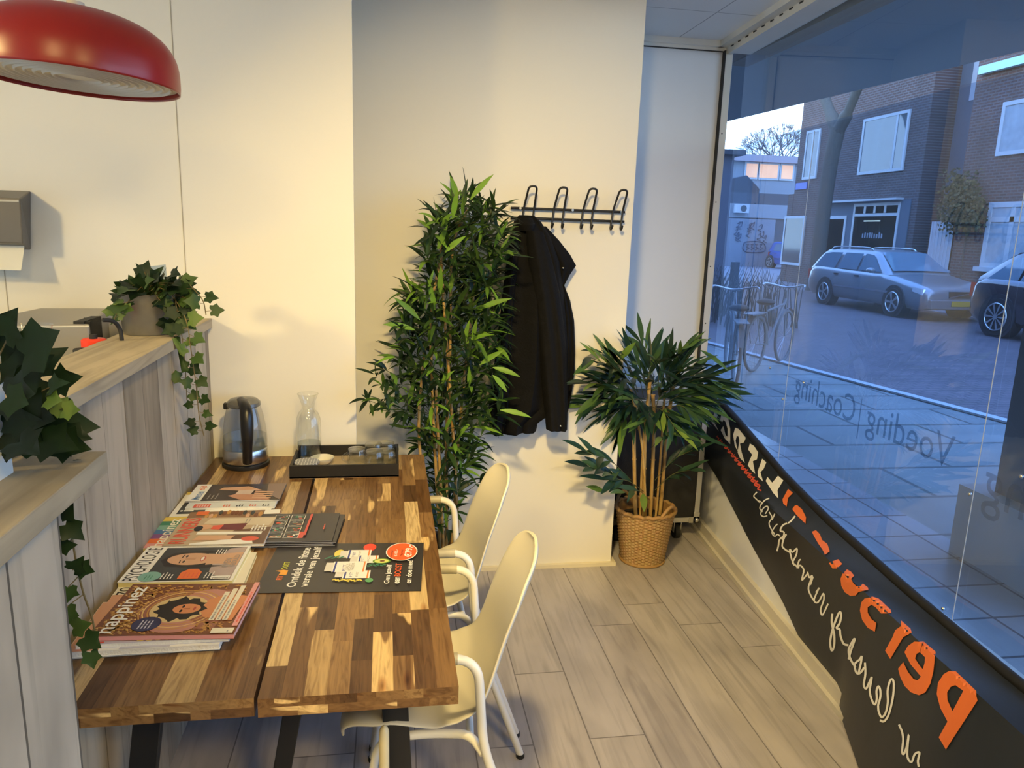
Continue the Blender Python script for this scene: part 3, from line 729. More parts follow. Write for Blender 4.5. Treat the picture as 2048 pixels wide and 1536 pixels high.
def spray(mb, P, axis, n, L, Wd, spread=0.9, droop=0.5, rnds=None):
    # a fan of leaves from one shoot tip
    axis = axis.normalized(); o = axis.orthogonal().normalized(); o2 = axis.cross(o)
    for i in range(n):
        a = 2*math.pi*i/n+random.random()*1.2; s = spread*random.uniform(0.5, 1.2)
        d = axis+(o*math.cos(a)+o2*math.sin(a))*s
        up = Vector((random.uniform(-.4, .4), random.uniform(-.7, -.1), 1))
        blade(mb, P-axis*random.uniform(0, 0.05), d, L*random.uniform(0.65, 1.15), Wd*random.uniform(0.75, 1.2), up, droop*random.uniform(0.3, 1.5), rnd=(rnds() if rnds else None), tw=random.uniform(-.3, .3))

# ---- tall bamboo in the corner behind the table end
tall = thing('bamboo_plant', 'tall bamboo plant in a dark basket between the table end and jacket', 'potted plant', (0.21, 3.12, 0))
basket(tall, 0.205, 3.13, 0.105, 0.135, 0.25, wickd, handles=((-0.2, 0.05), (2.9, 0.05)))
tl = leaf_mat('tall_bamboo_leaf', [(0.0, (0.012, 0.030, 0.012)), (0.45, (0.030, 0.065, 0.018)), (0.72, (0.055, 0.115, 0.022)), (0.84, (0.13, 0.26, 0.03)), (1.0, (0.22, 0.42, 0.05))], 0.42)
cl = MB(); twg = MB()
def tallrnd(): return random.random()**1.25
canes_px = [((868,1075),(838,880),(850,690)), ((880,1080),(868,860),(862,640),(880,520)), ((893,1085),(893,880),(900,700),(905,500),(935,420)), ((905,1080),(915,900),(935,700),(950,560)), ((886,1085),(880,950),(872,780)), ((915,1080),(905,850),(890,640),(880,470))]
canepts = []
for i, c in enumerate(canes_px):
    yb_ = 3.06+0.035*(i % 4)
    P = [aty(x, y, yb_) for x, y in c]; P = [Vector((P[0].x*0.6+0.205*0.4, yb_, 0.18))]+P
    P = smooth_path(P, 6); canepts.append(P)
    mb = MB(); mb.tube(P, [0.0085*(1-0.35*k/len(P)) for k in range(len(P))], 8)
    for k in range(2, len(P), 3): mb.tube([P[k]-Vector((0,0,.003)), P[k]+Vector((0,0,.003))], 0.0105*(1-0.35*k/len(P)), 8)
    mb.build('cane', canem, tall, smooth=60)
# shoots: (px, py, count); outlines of the crown as seen, spread through its depth
shoots = []
rows_t = [(395,905,950,5),(425,868,1000,9),(455,855,1015,12),(485,850,1018,12),(515,850,1015,11),(545,850,1005,11),(575,810,1005,13),(605,805,1000,13),(635,800,1000,13),(665,795,1005,12),(695,790,1000,12),(725,785,985,11),(755,780,985,10),(785,790,980,9),(815,800,985,9),(845,810,990,8),(875,830,975,7),(905,850,960,7),(940,860,940,6),(975,865,925,5),(1010,868,905,3)]
for py, l, r_, n in rows_t:
    n = int(n*1.6)
    for k in range(n):
        px = l+(r_-l)*(k+random.random())/n
        shoots.append((px, py+random.uniform(-15, 15), random.uniform(2.97, 3.28)))
shoots += [(745,745,3.0),(760,735,3.05),(775,760,3.02),(735,800,2.98),(760,800,3.0),(775,815,3.05),(765,770,3.0),(1000,820,3.1),(1005,800,3.15),(985,740,3.1),(1000,720,3.2),(965,960,3.1),(895,1055,3.06),(875,1050,3.0)]
for (px, py, y) in shoots:
    lf_ = px < 800 and py < 900
    if lf_: y = random.uniform(2.80, 2.85)
    P = aty(px, py, y); c0 = aty(885+(px-885)*0.25, py+35, 3.13); ax = (P-c0).normalized()*0.8+Vector((random.uniform(-.3,.3), random.uniform(-.6,.2), random.uniform(-0.1, .75)))
    edge = px < 790 or px > 975 or py < 430
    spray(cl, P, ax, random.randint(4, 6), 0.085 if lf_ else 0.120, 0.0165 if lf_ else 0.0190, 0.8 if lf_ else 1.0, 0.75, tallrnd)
    if random.random() < 0.55: twg.tube([c0, (c0+P)/2+Vector((0, 0, -0.01)), P], [0.0022, 0.0018, 0.001], 4)
for (px, py, dx, dy, L) in ((940,400,0.6,0.9,0.10),(915,398,-0.3,1,0.07),(905,440,0.1,1,.09),(955,620,0.8,0.5,0.11),(870,620,-0.2,1,0.1),(840,640,-0.5,0.6,0.11),(830,660,-0.7,0.3,0.1),(985,735,1,-0.1,0.09),(960,730,0.6,0.6,0.09),(985,750,0.7,-.6,.07),(1000,820,1,0,0.1),(880,590,0,1,0.09),(875,500,0.3,1,0.08),(890,505,0.7,.8,.08)):
    P = aty(px, py, 2.80 if px < 800 else 2.97); blade(cl, P, Vector((dx, -0.2, dy)), L*1.35, 0.023, Vector((0, -1, 0.5)), 0.35, rnd=random.uniform(0.85, 1))
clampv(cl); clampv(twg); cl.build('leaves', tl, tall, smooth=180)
twg.build('twigs', mat('twig', (0.06, 0.075, 0.02), 0.6), tall)

# ---- low bamboo in the light basket
low = thing('bamboo_plant', 'low bushy bamboo in a light wicker basket before the flight case', 'potted plant', (1.27, 3.43, 0))
BX, BY = 1.275, 3.43
basket(low, BX, BY, 0.112, 0.150, 0.285, wick, handles=((-0.95, 0.055), (2.2, 0.055)))
bl = leaf_mat('low_bamboo_leaf', [(0.0, (0.013, 0.036, 0.022)), (0.5, (0.032, 0.080, 0.040)), (0.8, (0.075, 0.15, 0.045)), (0.93, (0.14, 0.25, 0.05)), (1, (0.22, 0.33, 0.06))], 0.32, 0.18)
lowc = [((1272,1040),(1268,860),(1275,800)), ((1287,1040),(1290,880),(1300,760)), ((1300,1040),(1308,860),(1306,790)), ((1318,1040),(1335,850),(1348,770)), ((1292,1045),(1285,900),(1262,780)), ((1280,1045),(1283,950),(1290,820)), ((1310,1045),(1322,900),(1330,780))]
for i, c in enumerate(lowc):
    y = 3.37+0.03*(i % 4); P = [aty(a, b, y) for a, b in c]; P = [Vector(((P[0].x+BX)/2, (y+BY)/2, 0.22))]+P; P = smooth_path(P, 6)
    mb = MB(); mb.tube(P, 0.0095 if i < 4 else 0.006, 9)
    for k in range(2, len(P), 4): mb.tube([P[k]-Vector((0,0,.003)), P[k]+Vector((0,0,.003))], 0.0118 if i < 4 else 0.0078, 9)
    mb.build('cane', canem, low, smooth=60)
cl = MB(); twg = MB()
def lowrnd(): return random.random()**1.3
def branch(a, b, y0, y1, nl=7, L=0.18, Wd=0.026, droop=0.38, rn=None):
    A = aty(*a, y0); B = aty(*b, y1); mid = (A+B)/2+Vector((0, 0, 0.03)); P = smooth_path([A, mid, B], 5); twg.tube(P, 0.0017, 5)
    ax = (B-mid).normalized()
    for k in range(nl):
        t = 0.35+0.65*k/(nl-1); i = min(len(P)-1, int(t*(len(P)-1))); p = P[i]
        s = 1 if k % 2 else -1; sd = ax.cross(Vector((0, -0.6, 0.8))).normalized()
        d = ax*random.uniform(0.6, 1.0)+sd*s*random.uniform(0.35, 0.9)*(1-0.6*t)+Vector((random.uniform(-.15,.15), random.uniform(-.35,.15), random.uniform(-.1,.25)))
        blade(cl, p, d, L*random.uniform(0.75, 1.15), Wd*random.uniform(0.8, 1.15), Vector((random.uniform(-.3,.3), -0.6, 0.8)), droop*random.uniform(0.1, 1.1), rnd=(rn() if rn else lowrnd()))
C = (1300, 800)
tips = [(1165,700),(1180,725),(1160,760),(1175,790),(1150,815),(1195,690),(1215,720),(1235,700),(1255,690),(1280,665),(1262,720),(1300,715),(1322,712),(1345,705),(1370,690),(1392,690),(1400,720),(1420,735),(1440,745),(1455,770),(1465,785),(1440,800),(1400,790),(1380,760),(1350,740),(1210,760),(1230,780),(1200,820),(1215,840),(1235,860),(1380,850),(1360,870),(1400,880),(1395,830),(1340,830),(1285,740),(1245,750),(1310,760),(1260,800),(1290,850),(1240,820),(1410,810),(1330,780),(1365,800)]
for (px, py) in tips:
    a = (C[0]+(px-C[0])*0.25+random.uniform(-15, 15), C[1]+(py-C[1])*0.2+random.uniform(-10, 25))
    dx = px-C[0]; bx = C[0]+dx*0.88
    yy = random.uniform(3.15, 3.58)
    branch(a, (bx, C[1]+(py-C[1])*0.85), 3.42, yy if px < 1400 else random.uniform(3.1, 3.4), nl=random.randint(7, 10))
for (a, b, nl) in (((1262,960),(1175,905),8),((1262,985),(1180,935),8),((1290,985),(1215,960),6),((1310,960),(1385,900),6),((1310,980),(1380,940),6),((1300,1000),(1250,985),4),((1300,900),(1345,870),5)):
    branch(a, b, 3.40, 3.22, nl, 0.165, 0.032, 0.35)
for (a, b, L) in (((1400,700),(1480,745),.15),((1420,760),(1500,800),.16),((1200,790),(1140,830),.14),((1300,700),(1285,668),.09),((1360,700),(1395,680),.12),((1190,720),(1160,735),.13),((1210,985),(1130,945),.10),((1240,720),(1278,668),.1)):
    P = aty(*a, 3.25); Q = aty(*b, 3.2); blade(cl, P, Q-P, L*1.15, 0.034, Vector((0, -.6, .8)), 0.25, rnd=random.uniform(0.75, 1))
clampv(cl); clampv(twg); cl.build('leaves', bl, low, smooth=180); twg.build('twigs', mat('twig2', (0.10, 0.11, 0.04), 0.6), low)

# ---- ivy
ivm = leaf_mat('ivy_leaf', [(0.0, (0.008, 0.022, 0.008)), (0.5, (0.024, 0.058, 0.014)), (0.8, (0.07, 0.13, 0.028)), (1, (0.18, 0.28, 0.06))], 0.5, 0.15)
stemm = mat('ivy_stem', (0.16, 0.12, 0.045), 0.6)
IVY = [(0,0),(.20,-.16),(.44,-.10),(.42,.14),(.58,.42),(.30,.56),(0,1.0),(-.30,.56),(-.58,.42),(-.42,.14),(-.44,-.10),(-.20,-.16)]
def ivy_leaf(mb, P, d, size, nrm, rnd=None):
    mb.cur = random.random() if rnd is None else rnd
    d = d.normalized(); s = d.cross(nrm).normalized(); u = s.cross(d).normalized(); V = []
    asx = random.uniform(0.85, 1.15); ph = random.random()*6
    for i, (x, y) in enumerate(IVY):
        bend = 0.16*abs(x)+0.06*math.sin(5*y+ph)-0.18*y*y
        V.append(P+(s*x*asx+d*y+u*bend)*size)
    V.append(P+(d*0.28-u*0.02)*size); V.append(P+(d*0.62-u*0.09)*size)
    c1, c2 = 12, 13
    F = [(0,1,c1),(1,2,c1),(2,3,c1),(3,4,c1),(4,5,c2),(4,c2,c1),(5,6,c2),(6,7,c2),(7,8,c2),(8,c1,c2),(8,9,c1),(9,10,c1),(10,11,c1),(11,0,c1)]
    mb.add(V, F)
def trail(lm, sm, pts, y0, n, size, side=Vector((1, 0, 0)), drn=None):
    P = smooth_path([aty(a, b, y0+c) if len(q) == 3 else None for q in pts for a, b, c in [q]], 8); sm.tube(P, 0.0016, 5)
    for k in range(n):
        i = int((k+0.5)/n*(len(P)-1)); p = P[i]; s = 1 if k % 2 else -1
        d = side*s*random.uniform(0.5, 1)+Vector((0, random.uniform(-.6, .1), random.uniform(-.6, .3)))
        q = p+d.normalized()*size*0.35; sm.tube([p, q], 0.0009, 4)
        ivy_leaf(lm, q, d, size*random.uniform(0.7, 1.15)*(1-0.35*k/n), Vector((0.2, -1, 0.35)), drn() if drn else random.random()*0.9)
iv = thing('ivy_plant', 'trailing ivy in a round grey metal pot on the far end of the wooden divider', 'potted plant', (-0.775, 2.50, 1.297))
pcx, pcy, pz = -0.772, 2.50, 1.2975
potm = mat('zinc_pot', (0.30, 0.30, 0.29), 0.38, 0.75, var=0.35, scale=14, bump=0.15, bscale=20)
mb = MB(); mb.lathe([(0.0, 0.0), (0.072, 0.0), (0.075, 0.004), (0.083, 0.125), (0.085, 0.128), (0.082, 0.128), (0.078, 0.11), (0.0, 0.11)], (pcx, pcy, pz), 40); mb.build('pot', potm, iv, smooth=40)
lm = MB(); sm = MB()
for (px, py, n) in ((290,565,6),(260,575,6),(320,560,6),(345,575,7),(370,585,6),(275,590,5),(300,550,5),(250,600,4),(350,610,6),(385,600,4),(330,590,6),(365,560,4),(310,580,6),(240,625,3),(385,630,3),(345,640,4)):
    for k in range(n):
        c0 = Vector((pcx, pcy, pz+0.12)); P = aty(px+random.uniform(-18, 18), py+random.uniform(-14, 14), random.uniform(2.36, 2.58))
        d = (P-c0).normalized()+Vector((random.uniform(-.5,.5), random.uniform(-.6,.1), random.uniform(-.4,.4)))
        ivy_leaf(lm, P-d.normalized()*0.02, d, random.uniform(0.045, 0.062), Vector((random.uniform(-.3,.3), -0.8, random.uniform(0.2, 1))), random.random()*0.75)
        if k % 2: sm.tube([c0, (c0+P)/2+Vector((0, 0, .02)), P], 0.0012, 4)
trail(lm, sm, [(345,590,0),(372,640,-.04),(382,700,-.05),(392,770,-.05),(398,830,-.05),(408,872,-.04)], 2.44, 17, 0.050)
trail(lm, sm, [(350,600,0),(362,660,-.03),(370,730,-.02),(374,800,-.02)], 2.44, 8, 0.050)
trail(lm, sm, [(380,570,0),(405,600,-.02),(412,630,-.02)], 2.44, 4, 0.055)
trail(lm, sm, [(262,600,0),(238,620,-.03),(228,640,-.03)], 2.42, 4, 0.04, drn=lambda: random.uniform(.8, 1))
clampz(lm, -0.652, 9); clampz(sm, -0.652, 9); lm.build('leaves', ivm, iv, smooth=180); sm.build('stems', stemm, iv)
iv2 = thing('ivy_plant', 'trailing ivy with large dark leaves on the near divider by the left picture edge', 'potted plant', (-0.60, 1.04, 1.297))
mb = MB(); mb.lathe([(0, 0), (0.036, 0), (0.038, 0.003), (0.044, 0.085), (0.041, 0.085), (0.039, 0.07), (0, 0.07)], (-0.605, 1.158, 1.2975), 32); mb.build('pot', mat('dark_pot', (0.03, 0.03, 0.03), 0.6), iv2, smooth=40)
lm = MB(); sm = MB()
for (px, py, s, r_) in ((30,700,.062,.2),(75,690,.07,.35),(55,740,.075,.15),(30,790,.07,.1),(80,790,.06,.15),(15,650,.05,.4),(110,770,.035,.5),(130,760,.04,.35),(60,830,.07,.05),(100,850,.065,.25),(135,850,.07,.35),(75,870,.065,.1),(150,870,.04,.2),(140,890,.05,.3),(110,885,.06,.2),(35,850,.07,.05),(50,890,.06,.05),(25,880,.06,.05),(110,810,.028,.95),(125,815,.028,.98),(140,820,.025,1),(105,800,.03,.9),(30,800,.045,.6),(60,900,.03,.6),(90,720,.06,.3),(20,720,.06,.15)):
    P = aty(px, py, random.uniform(0.98, 1.14)); c0 = Vector((-0.60, 1.10, 1.38)); d = (P-c0).normalized()+Vector((random.uniform(.0,.5), -0.3, random.uniform(-.3,.5)))
    P.z = max(P.z, 1.318)
    d.z = max(d.z, -0.15) if P.z < 1.36 else d.z
    s *= 0.95
    ivy_leaf(lm, P-d.normalized()*s*0.4, d, s, Vector((random.uniform(-.2,.3), -0.9, random.uniform(.2,.7))), r_*0.6 if r_ < .7 else r_)
    if P.y > 1.05: sm.tube([c0, (c0+P)/2+Vector((0, 0.02, -.01)), P+Vector((0, .02, 0))], 0.0011, 4)
def trail2(pts, lv):
    P = smooth_path([Vector(q) for q in pts], 8); sm.tube(P, 0.0017, 5)
    for (px, py, yy, dx, dz, s, r_) in lv:
        p = aty(px, py, yy); near = min(P, key=lambda q: (q-p).length); sm.tube([near, p], 0.001, 4)
        ivy_leaf(lm, p, Vector((dx, -0.2, dz)), s, Vector((0.3, -1, 0.3)), r_)
trail2([aty(100,880,1.12)+Vector((0,0,.03)), aty(135,955,1.16)+Vector((0.0,0,0.0)), aty(137,1015,1.2), aty(148,1100,1.22), aty(165,1180,1.24), aty(185,1240,1.26), aty(195,1310,1.28)],
       [(132,1050,1.18,.6,-.5,.036,.2),(128,1025,1.18,.6,.2,.034,.15),(122,1092,1.2,.6,.1,.026,.3),(146,1140,1.2,.4,.5,.032,.35),(158,1135,1.22,.8,-.2,.026,.4),(136,1175,1.2,-.1,-1,.028,.6),(132,1215,1.22,0,-1,.036,.6),(148,1255,1.24,.6,.2,.032,.75),(170,1275,1.25,.4,-.2,.034,.5),(180,1305,1.27,.2,-1,.032,.65),(158,995,1.15,.4,-.2,.012,.1)])
clampz(lm, -0.44, 1.22); lm.build('leaves', ivm, iv2, smooth=180); sm.build('stems', stemm, iv2)
# ================================================================== table
TZ = 0.755; TH = 0.040
wood_st = [(0, (0.085, 0.042, 0.017)), (0.25, (0.15, 0.076, 0.029)), (0.5, (0.225, 0.122, 0.047)), (0.72, (0.29, 0.170, 0.068)), (0.86, (0.40, 0.26, 0.11)), (1, (0.60, 0.44, 0.22))]
def stave_mat():
    m, n, b, out = nodes('acacia_staves')
    at = n.nodes.new('ShaderNodeAttribute'); at.attribute_name = 'rnd'; uv = n.nodes.new('ShaderNodeUVMap'); uv.uv_map = 'UVMap'
    sp = n.nodes.new('ShaderNodeSeparateXYZ'); n.links.new(uv.outputs[0], sp.inputs[0])
    def vec(a, b_, c):
        k = n.nodes.new('ShaderNodeCombineXYZ'); n.links.new(mth(n, 'MULTIPLY', sp.outputs[0], a), k.inputs[0]); n.links.new(mth(n, 'MULTIPLY', sp.outputs[1], b_), k.inputs[1]); n.links.new(mth(n, 'MULTIPLY', at.outputs['Fac'], c), k.inputs[2]); return k.outputs[0]
    base = ramp(n, wood_st); n.links.new(at.outputs['Fac'], base.inputs[0])
    g = n.nodes.new('ShaderNodeTexNoise'); g.inputs['Scale'].default_value = 1; g.inputs['Detail'].default_value = 6; g.inputs['Distortion'].default_value = 2.0; n.links.new(vec(70, 5, 71.3), g.inputs['Vector'])
    gr = ramp(n, [(0.30, (0.55, 0.48, 0.42)), (0.5, (0.95,)*3), (0.72, (1.2, 1.2, 1.18))]); n.links.new(g.outputs[0], gr.inputs[0])
    c1 = mixc(n, 1.0, base.outputs[0], gr.outputs[0], 'MULTIPLY')
    # pale sapwood running along one side of some staves
    s = n.nodes.new('ShaderNodeTexNoise'); s.inputs['Scale'].default_value = 1; s.inputs['Detail'].default_value = 2; n.links.new(vec(13, 2.2, 173.7), s.inputs['Vector'])
    sr = ramp(n, [(0.635, (0, 0, 0)), (0.66, (1, 1, 1))]); n.links.new(s.outputs[0], sr.inputs[0])
    c2 = mixc(n, sr.outputs[0], c1, mixc(n, 1.0, (0.68, 0.47, 0.21), gr.outputs[0], 'MULTIPLY'))
    # knots
    vo = n.nodes.new('ShaderNodeTexVoronoi'); vo.inputs['Scale'].default_value = 1; n.links.new(vec(16, 4.5, 37.1), vo.inputs['Vector'])
    kr = ramp(n, [(0.0, (0.25, 0.15, 0.1)), (0.10, (0.75, 0.6, 0.5)), (0.18, (1, 1, 1))]); n.links.new(vo.outputs['Distance'], kr.inputs[0])
    c3 = mixc(n, 1.0, c2, kr.outputs[0], 'MULTIPLY')
    n.links.new(c3, b.inputs['Base Color']); b.inputs['Roughness'].default_value = 0.30; b.inputs['Specular IOR Level'].default_value = 0.45
    bp = n.nodes.new('ShaderNodeBump'); bp.inputs['Strength'].default_value = 0.12; bp.inputs['Distance'].default_value = 0.001; n.links.new(g.outputs[0], bp.inputs['Height']); n.links.new(bp.outputs[0], b.inputs['Normal'])
    return m
stm = stave_mat()
tab = thing('dining_table', 'butcher block table of two wooden slabs on black metal legs beside the wooden divider', 'table', (-0.27, 2.1, 0))
def slab(x0a, x1a, x0b, x1b, ya, yb_, nst, lens, seed, light):
    rnd = random.Random(seed); mb = MB(); L = yb_-ya
    def X(t, s): a = x0a+(x0b-x0a)*s; c = x1a+(x1b-x1a)*s; return a+(c-a)*t
    for i in range(nst):
        s = 0; y = -rnd.uniform(0, lens[0])
        while y < L:
            l = rnd.uniform(*lens); q0, q1 = max(0, y), min(L, y+l)
            if q1 > q0+1e-4:
                v = rnd.random(); v = (v*0.70 if rnd.random() > light else rnd.uniform(0.86, 1.0)); mb.cur = v
                t0, t1 = i/nst, (i+1)/nst; s0, s1 = q0/L, q1/L; wst = (x1a-x0a)/nst
                P = [(X(t0, s0), ya+q0), (X(t1, s0), ya+q0), (X(t1, s1), ya+q1), (X(t0, s1), ya+q1)]
                o = rnd.random()*9
                mb.add([(x, y_, TZ) for x, y_ in P], [(0, 1, 2, 3)], [[(0, o), (wst, o), (wst, o+q1-q0), (0, o+q1-q0)]])
                if i == 0: mb.add([(P[0][0], P[0][1], TZ), (P[3][0], P[3][1], TZ), (P[3][0], P[3][1], TZ-TH), (P[0][0], P[0][1], TZ-TH)], [(0, 1, 2, 3)], [[(0, o), (0, o+l), (TH, o+l), (TH, o)]])
                if i == nst-1: mb.add([(P[1][0], P[1][1], TZ), (P[2][0], P[2][1], TZ), (P[2][0], P[2][1], TZ-TH), (P[1][0], P[1][1], TZ-TH)], [(3, 2, 1, 0)], [[(TH, o), (TH, o+l), (0, o+l), (0, o)]])
            y += l
    # end grain in two layers of blocks
    for yy, s in ((ya, 0), (yb_, 1)):
        for lay in range(2):
            t = 0 if lay == 0 else -rnd.random()*0.08
            while t < 1:
                d = rnd.uniform(0.06, 0.20); a, c = max(0, t), min(1, t+d); mb.cur = min(1, rnd.random()*0.75+(0.2 if rnd.random() > .8 else 0)); z1 = TZ-lay*TH/2; z0 = z1-TH/2; o = rnd.random()*5
                mb.add([(X(a, s), yy, z0), (X(c, s), yy, z0), (X(c, s), yy, z1), (X(a, s), yy, z1)], [(0, 1, 2, 3)], [[(o, 0), (o+.02, 0.1), (o+.02, .3), (o, .2)]]); t += d
    mb.cur = 0.3; mb.add([(X(0, 0), ya, TZ-TH), (X(1, 0), ya, TZ-TH), (X(1, 1), yb_, TZ-TH), (X(0, 1), yb_, TZ-TH)], [(3, 2, 1, 0)], [[(0, 0)]*4])
    return mb.build('tabletop', stm, tab)
slab(-0.668, -0.268, -0.682, -0.294, 1.335, 2.893, 11, (0.45, 1.3), 11, 0.26)
slab(-0.2605, 0.129, -0.284, 0.119, 1.330, 2.892, 9, (0.16, 0.50), 26, 0.07)
def leg(x_top, x_bot, y, wd, th=0.028):
    mb = MB(); mb.add([(x_top-wd/2, y, TZ-TH-.001), (x_top+wd/2, y, TZ-TH-.001), (x_top+wd/2, y+th, TZ-TH-.001), (x_top-wd/2, y+th, TZ-TH-.001), (x_bot-wd/2, y, 0), (x_bot+wd/2, y, 0), (x_bot+wd/2, y+th, 0), (x_bot-wd/2, y+th, 0)],
                      [(3,2,1,0),(4,5,6,7),(0,1,5,4),(1,2,6,5),(2,3,7,6),(3,0,4,7)]); mb.build('leg', black, tab, bevel=0.002)
for y in (1.62, 2.62):
    leg(-0.535, -0.640, y, 0.062); leg(-0.205, -0.333, y+0.06, 0.045); leg(-0.008, 0.030, y, 0.063)
    mb = MB(); mb.box((-0.56, y, TZ-TH-0.014), (0.02, y+0.06, TZ-TH-0.001)); mb.build('cross_rail', black, tab)

# ================================================================== chairs
shellm = mat('chair_shell', (0.70, 0.665, 0.55), 0.42, var=0.015)
tubem = mat('chair_tube', (0.74, 0.725, 0.66), 0.30, var=0.015)
padm = mat('arm_pad', (0.42, 0.385, 0.28), 0.5, var=0.04)
def make_chair(label):
    # local frame: faces -x, origin on the floor under the seat centre
    t = thing('armchair', label, 'chair', (0, 0, 0), 0, None)
    prof = [(-0.265,0.405,0.170),(-0.262,0.440,0.190),(-0.235,0.465,0.203),(-0.17,0.470,0.214),(-0.08,0.458,0.218),(0.0,0.450,0.218),(0.06,0.458,0.214),(0.100,0.490,0.206),(0.124,0.54,0.199),(0.142,0.60,0.193),(0.160,0.66,0.187),(0.182,0.72,0.178),(0.202,0.77,0.163),(0.217,0.81,0.138),(0.225,0.838,0.104),(0.225,0.854,0.062),(0.223,0.862,0.012)]
    P = smooth_path([(a, 0, b) for a, b, _ in prof], 3); Wd = smooth_path([(c, 0, 0) for *_, c in prof], 3)
    mb = MB(); V = []; N = 13
    for i, (p, w_) in enumerate(zip(P, Wd)):
        T = (P[min(i+1, len(P)-1)]-P[max(i-1, 0)]).normalized(); nn = Vector((-T.z, 0, T.x))     # towards the sitter
        s = i/(len(P)-1)
        for k in range(N):
            u = -1+2*k/(N-1); lift = 0.020*abs(u)**3 if s < 0.35 else 0.030*abs(u)**2.2*max(0.0, min(1, (1-s)/0.22))
            if s < 0.30: lift = 0.012*abs(u)**3 - 0.018*max(0, abs(u)-0.75)*4*(1 if s < .2 else .3)
            V.append(Vector((p.x, u*w_.x, p.z))+nn*lift)
    K = len(P)
    mb.add(V, [(i*N+k, i*N+k+1, (i+1)*N+k+1, (i+1)*N+k) for i in range(K-1) for k in range(N-1)])
    mb.build('seat_shell', shellm, t, smooth=180, local=True, solid=0.009, subsurf=1)
    for s in (-1, 1):
        y = s*0.236; yf = s*0.252
        # arm, rear upright and rear leg in one bent tube
        path = fillet([(-0.205, y, 0.662), (0.068, y, 0.660), (0.086, y, 0.42), (0.235, yf, 0.008)], 0.062, 7)
        fr = MB(); fr.tube(path, 0.0118, 12); fr.build('arm_frame', tubem, t, smooth=60, local=True)
        pd = MB(); pd.tube([(-0.205, y, 0.662), (0.020, y, 0.6605)], 0.0145, 14); pd.build('arm_pad', padm, t, smooth=60, local=True)
        path = fillet([(0.088, y*0.99, 0.40), (0.055, y*0.80, 0.422), (-0.04, y*0.75, 0.418), (-0.17, y*0.80, 0.415), (-0.235, yf, 0.008)], 0.05, 7)
        fl = MB(); fl.tube(path, 0.0112, 12); fl.build('leg', tubem, t, smooth=60, local=True)
        for x in (0.2345, -0.2345):
            g = MB(); g.cyl((x, yf, 0.0), (x, yf, 0.014), 0.0135, 12); g.build('foot_cap', rubber, t, smooth=60, local=True)
    cb_ = MB(); cb_.cyl((-0.15, -0.19, 0.414), (-0.15, 0.19, 0.414), 0.010, 10); cb_.cyl((0.055, -0.19, 0.42), (0.055, 0.19, 0.42), 0.010, 10); cb_.build('seat_frame', tubem, t, smooth=60, local=True)
    return t
ch = make_chair('cream moulded armchair nearest the picture bottom, tucked under the table front corner')
ch.location = (0.1475, 1.813, 0); ch.rotation_euler = (0, 0, R(-4.5)); ch['group'] = 'cream armchairs along the table'
c2 = copy_tree(ch); c2.location = (0.161, 2.392, 0); c2.rotation_euler = (0, 0, R(1.7)); 
mb = MB(); mb.tube([(-0.150, -0.247, 0.004), (-0.152, -0.247, 0.478), (-0.152, -0.246, 0.488), (-0.152, -0.245, 0.494)], [0.0122, 0.0122, 0.009, 0.002], 14); mb.tube([(-0.152, -0.247, 0.45), (-0.15, -0.19, 0.418)], 0.007, 8); mb.build('support_post', mat('post_cream', (0.66, 0.58, 0.36), 0.35), ch, smooth=70, local=True)
c2['label'] = 'cream moulded armchair further away, between the first armchair and the tall bamboo'

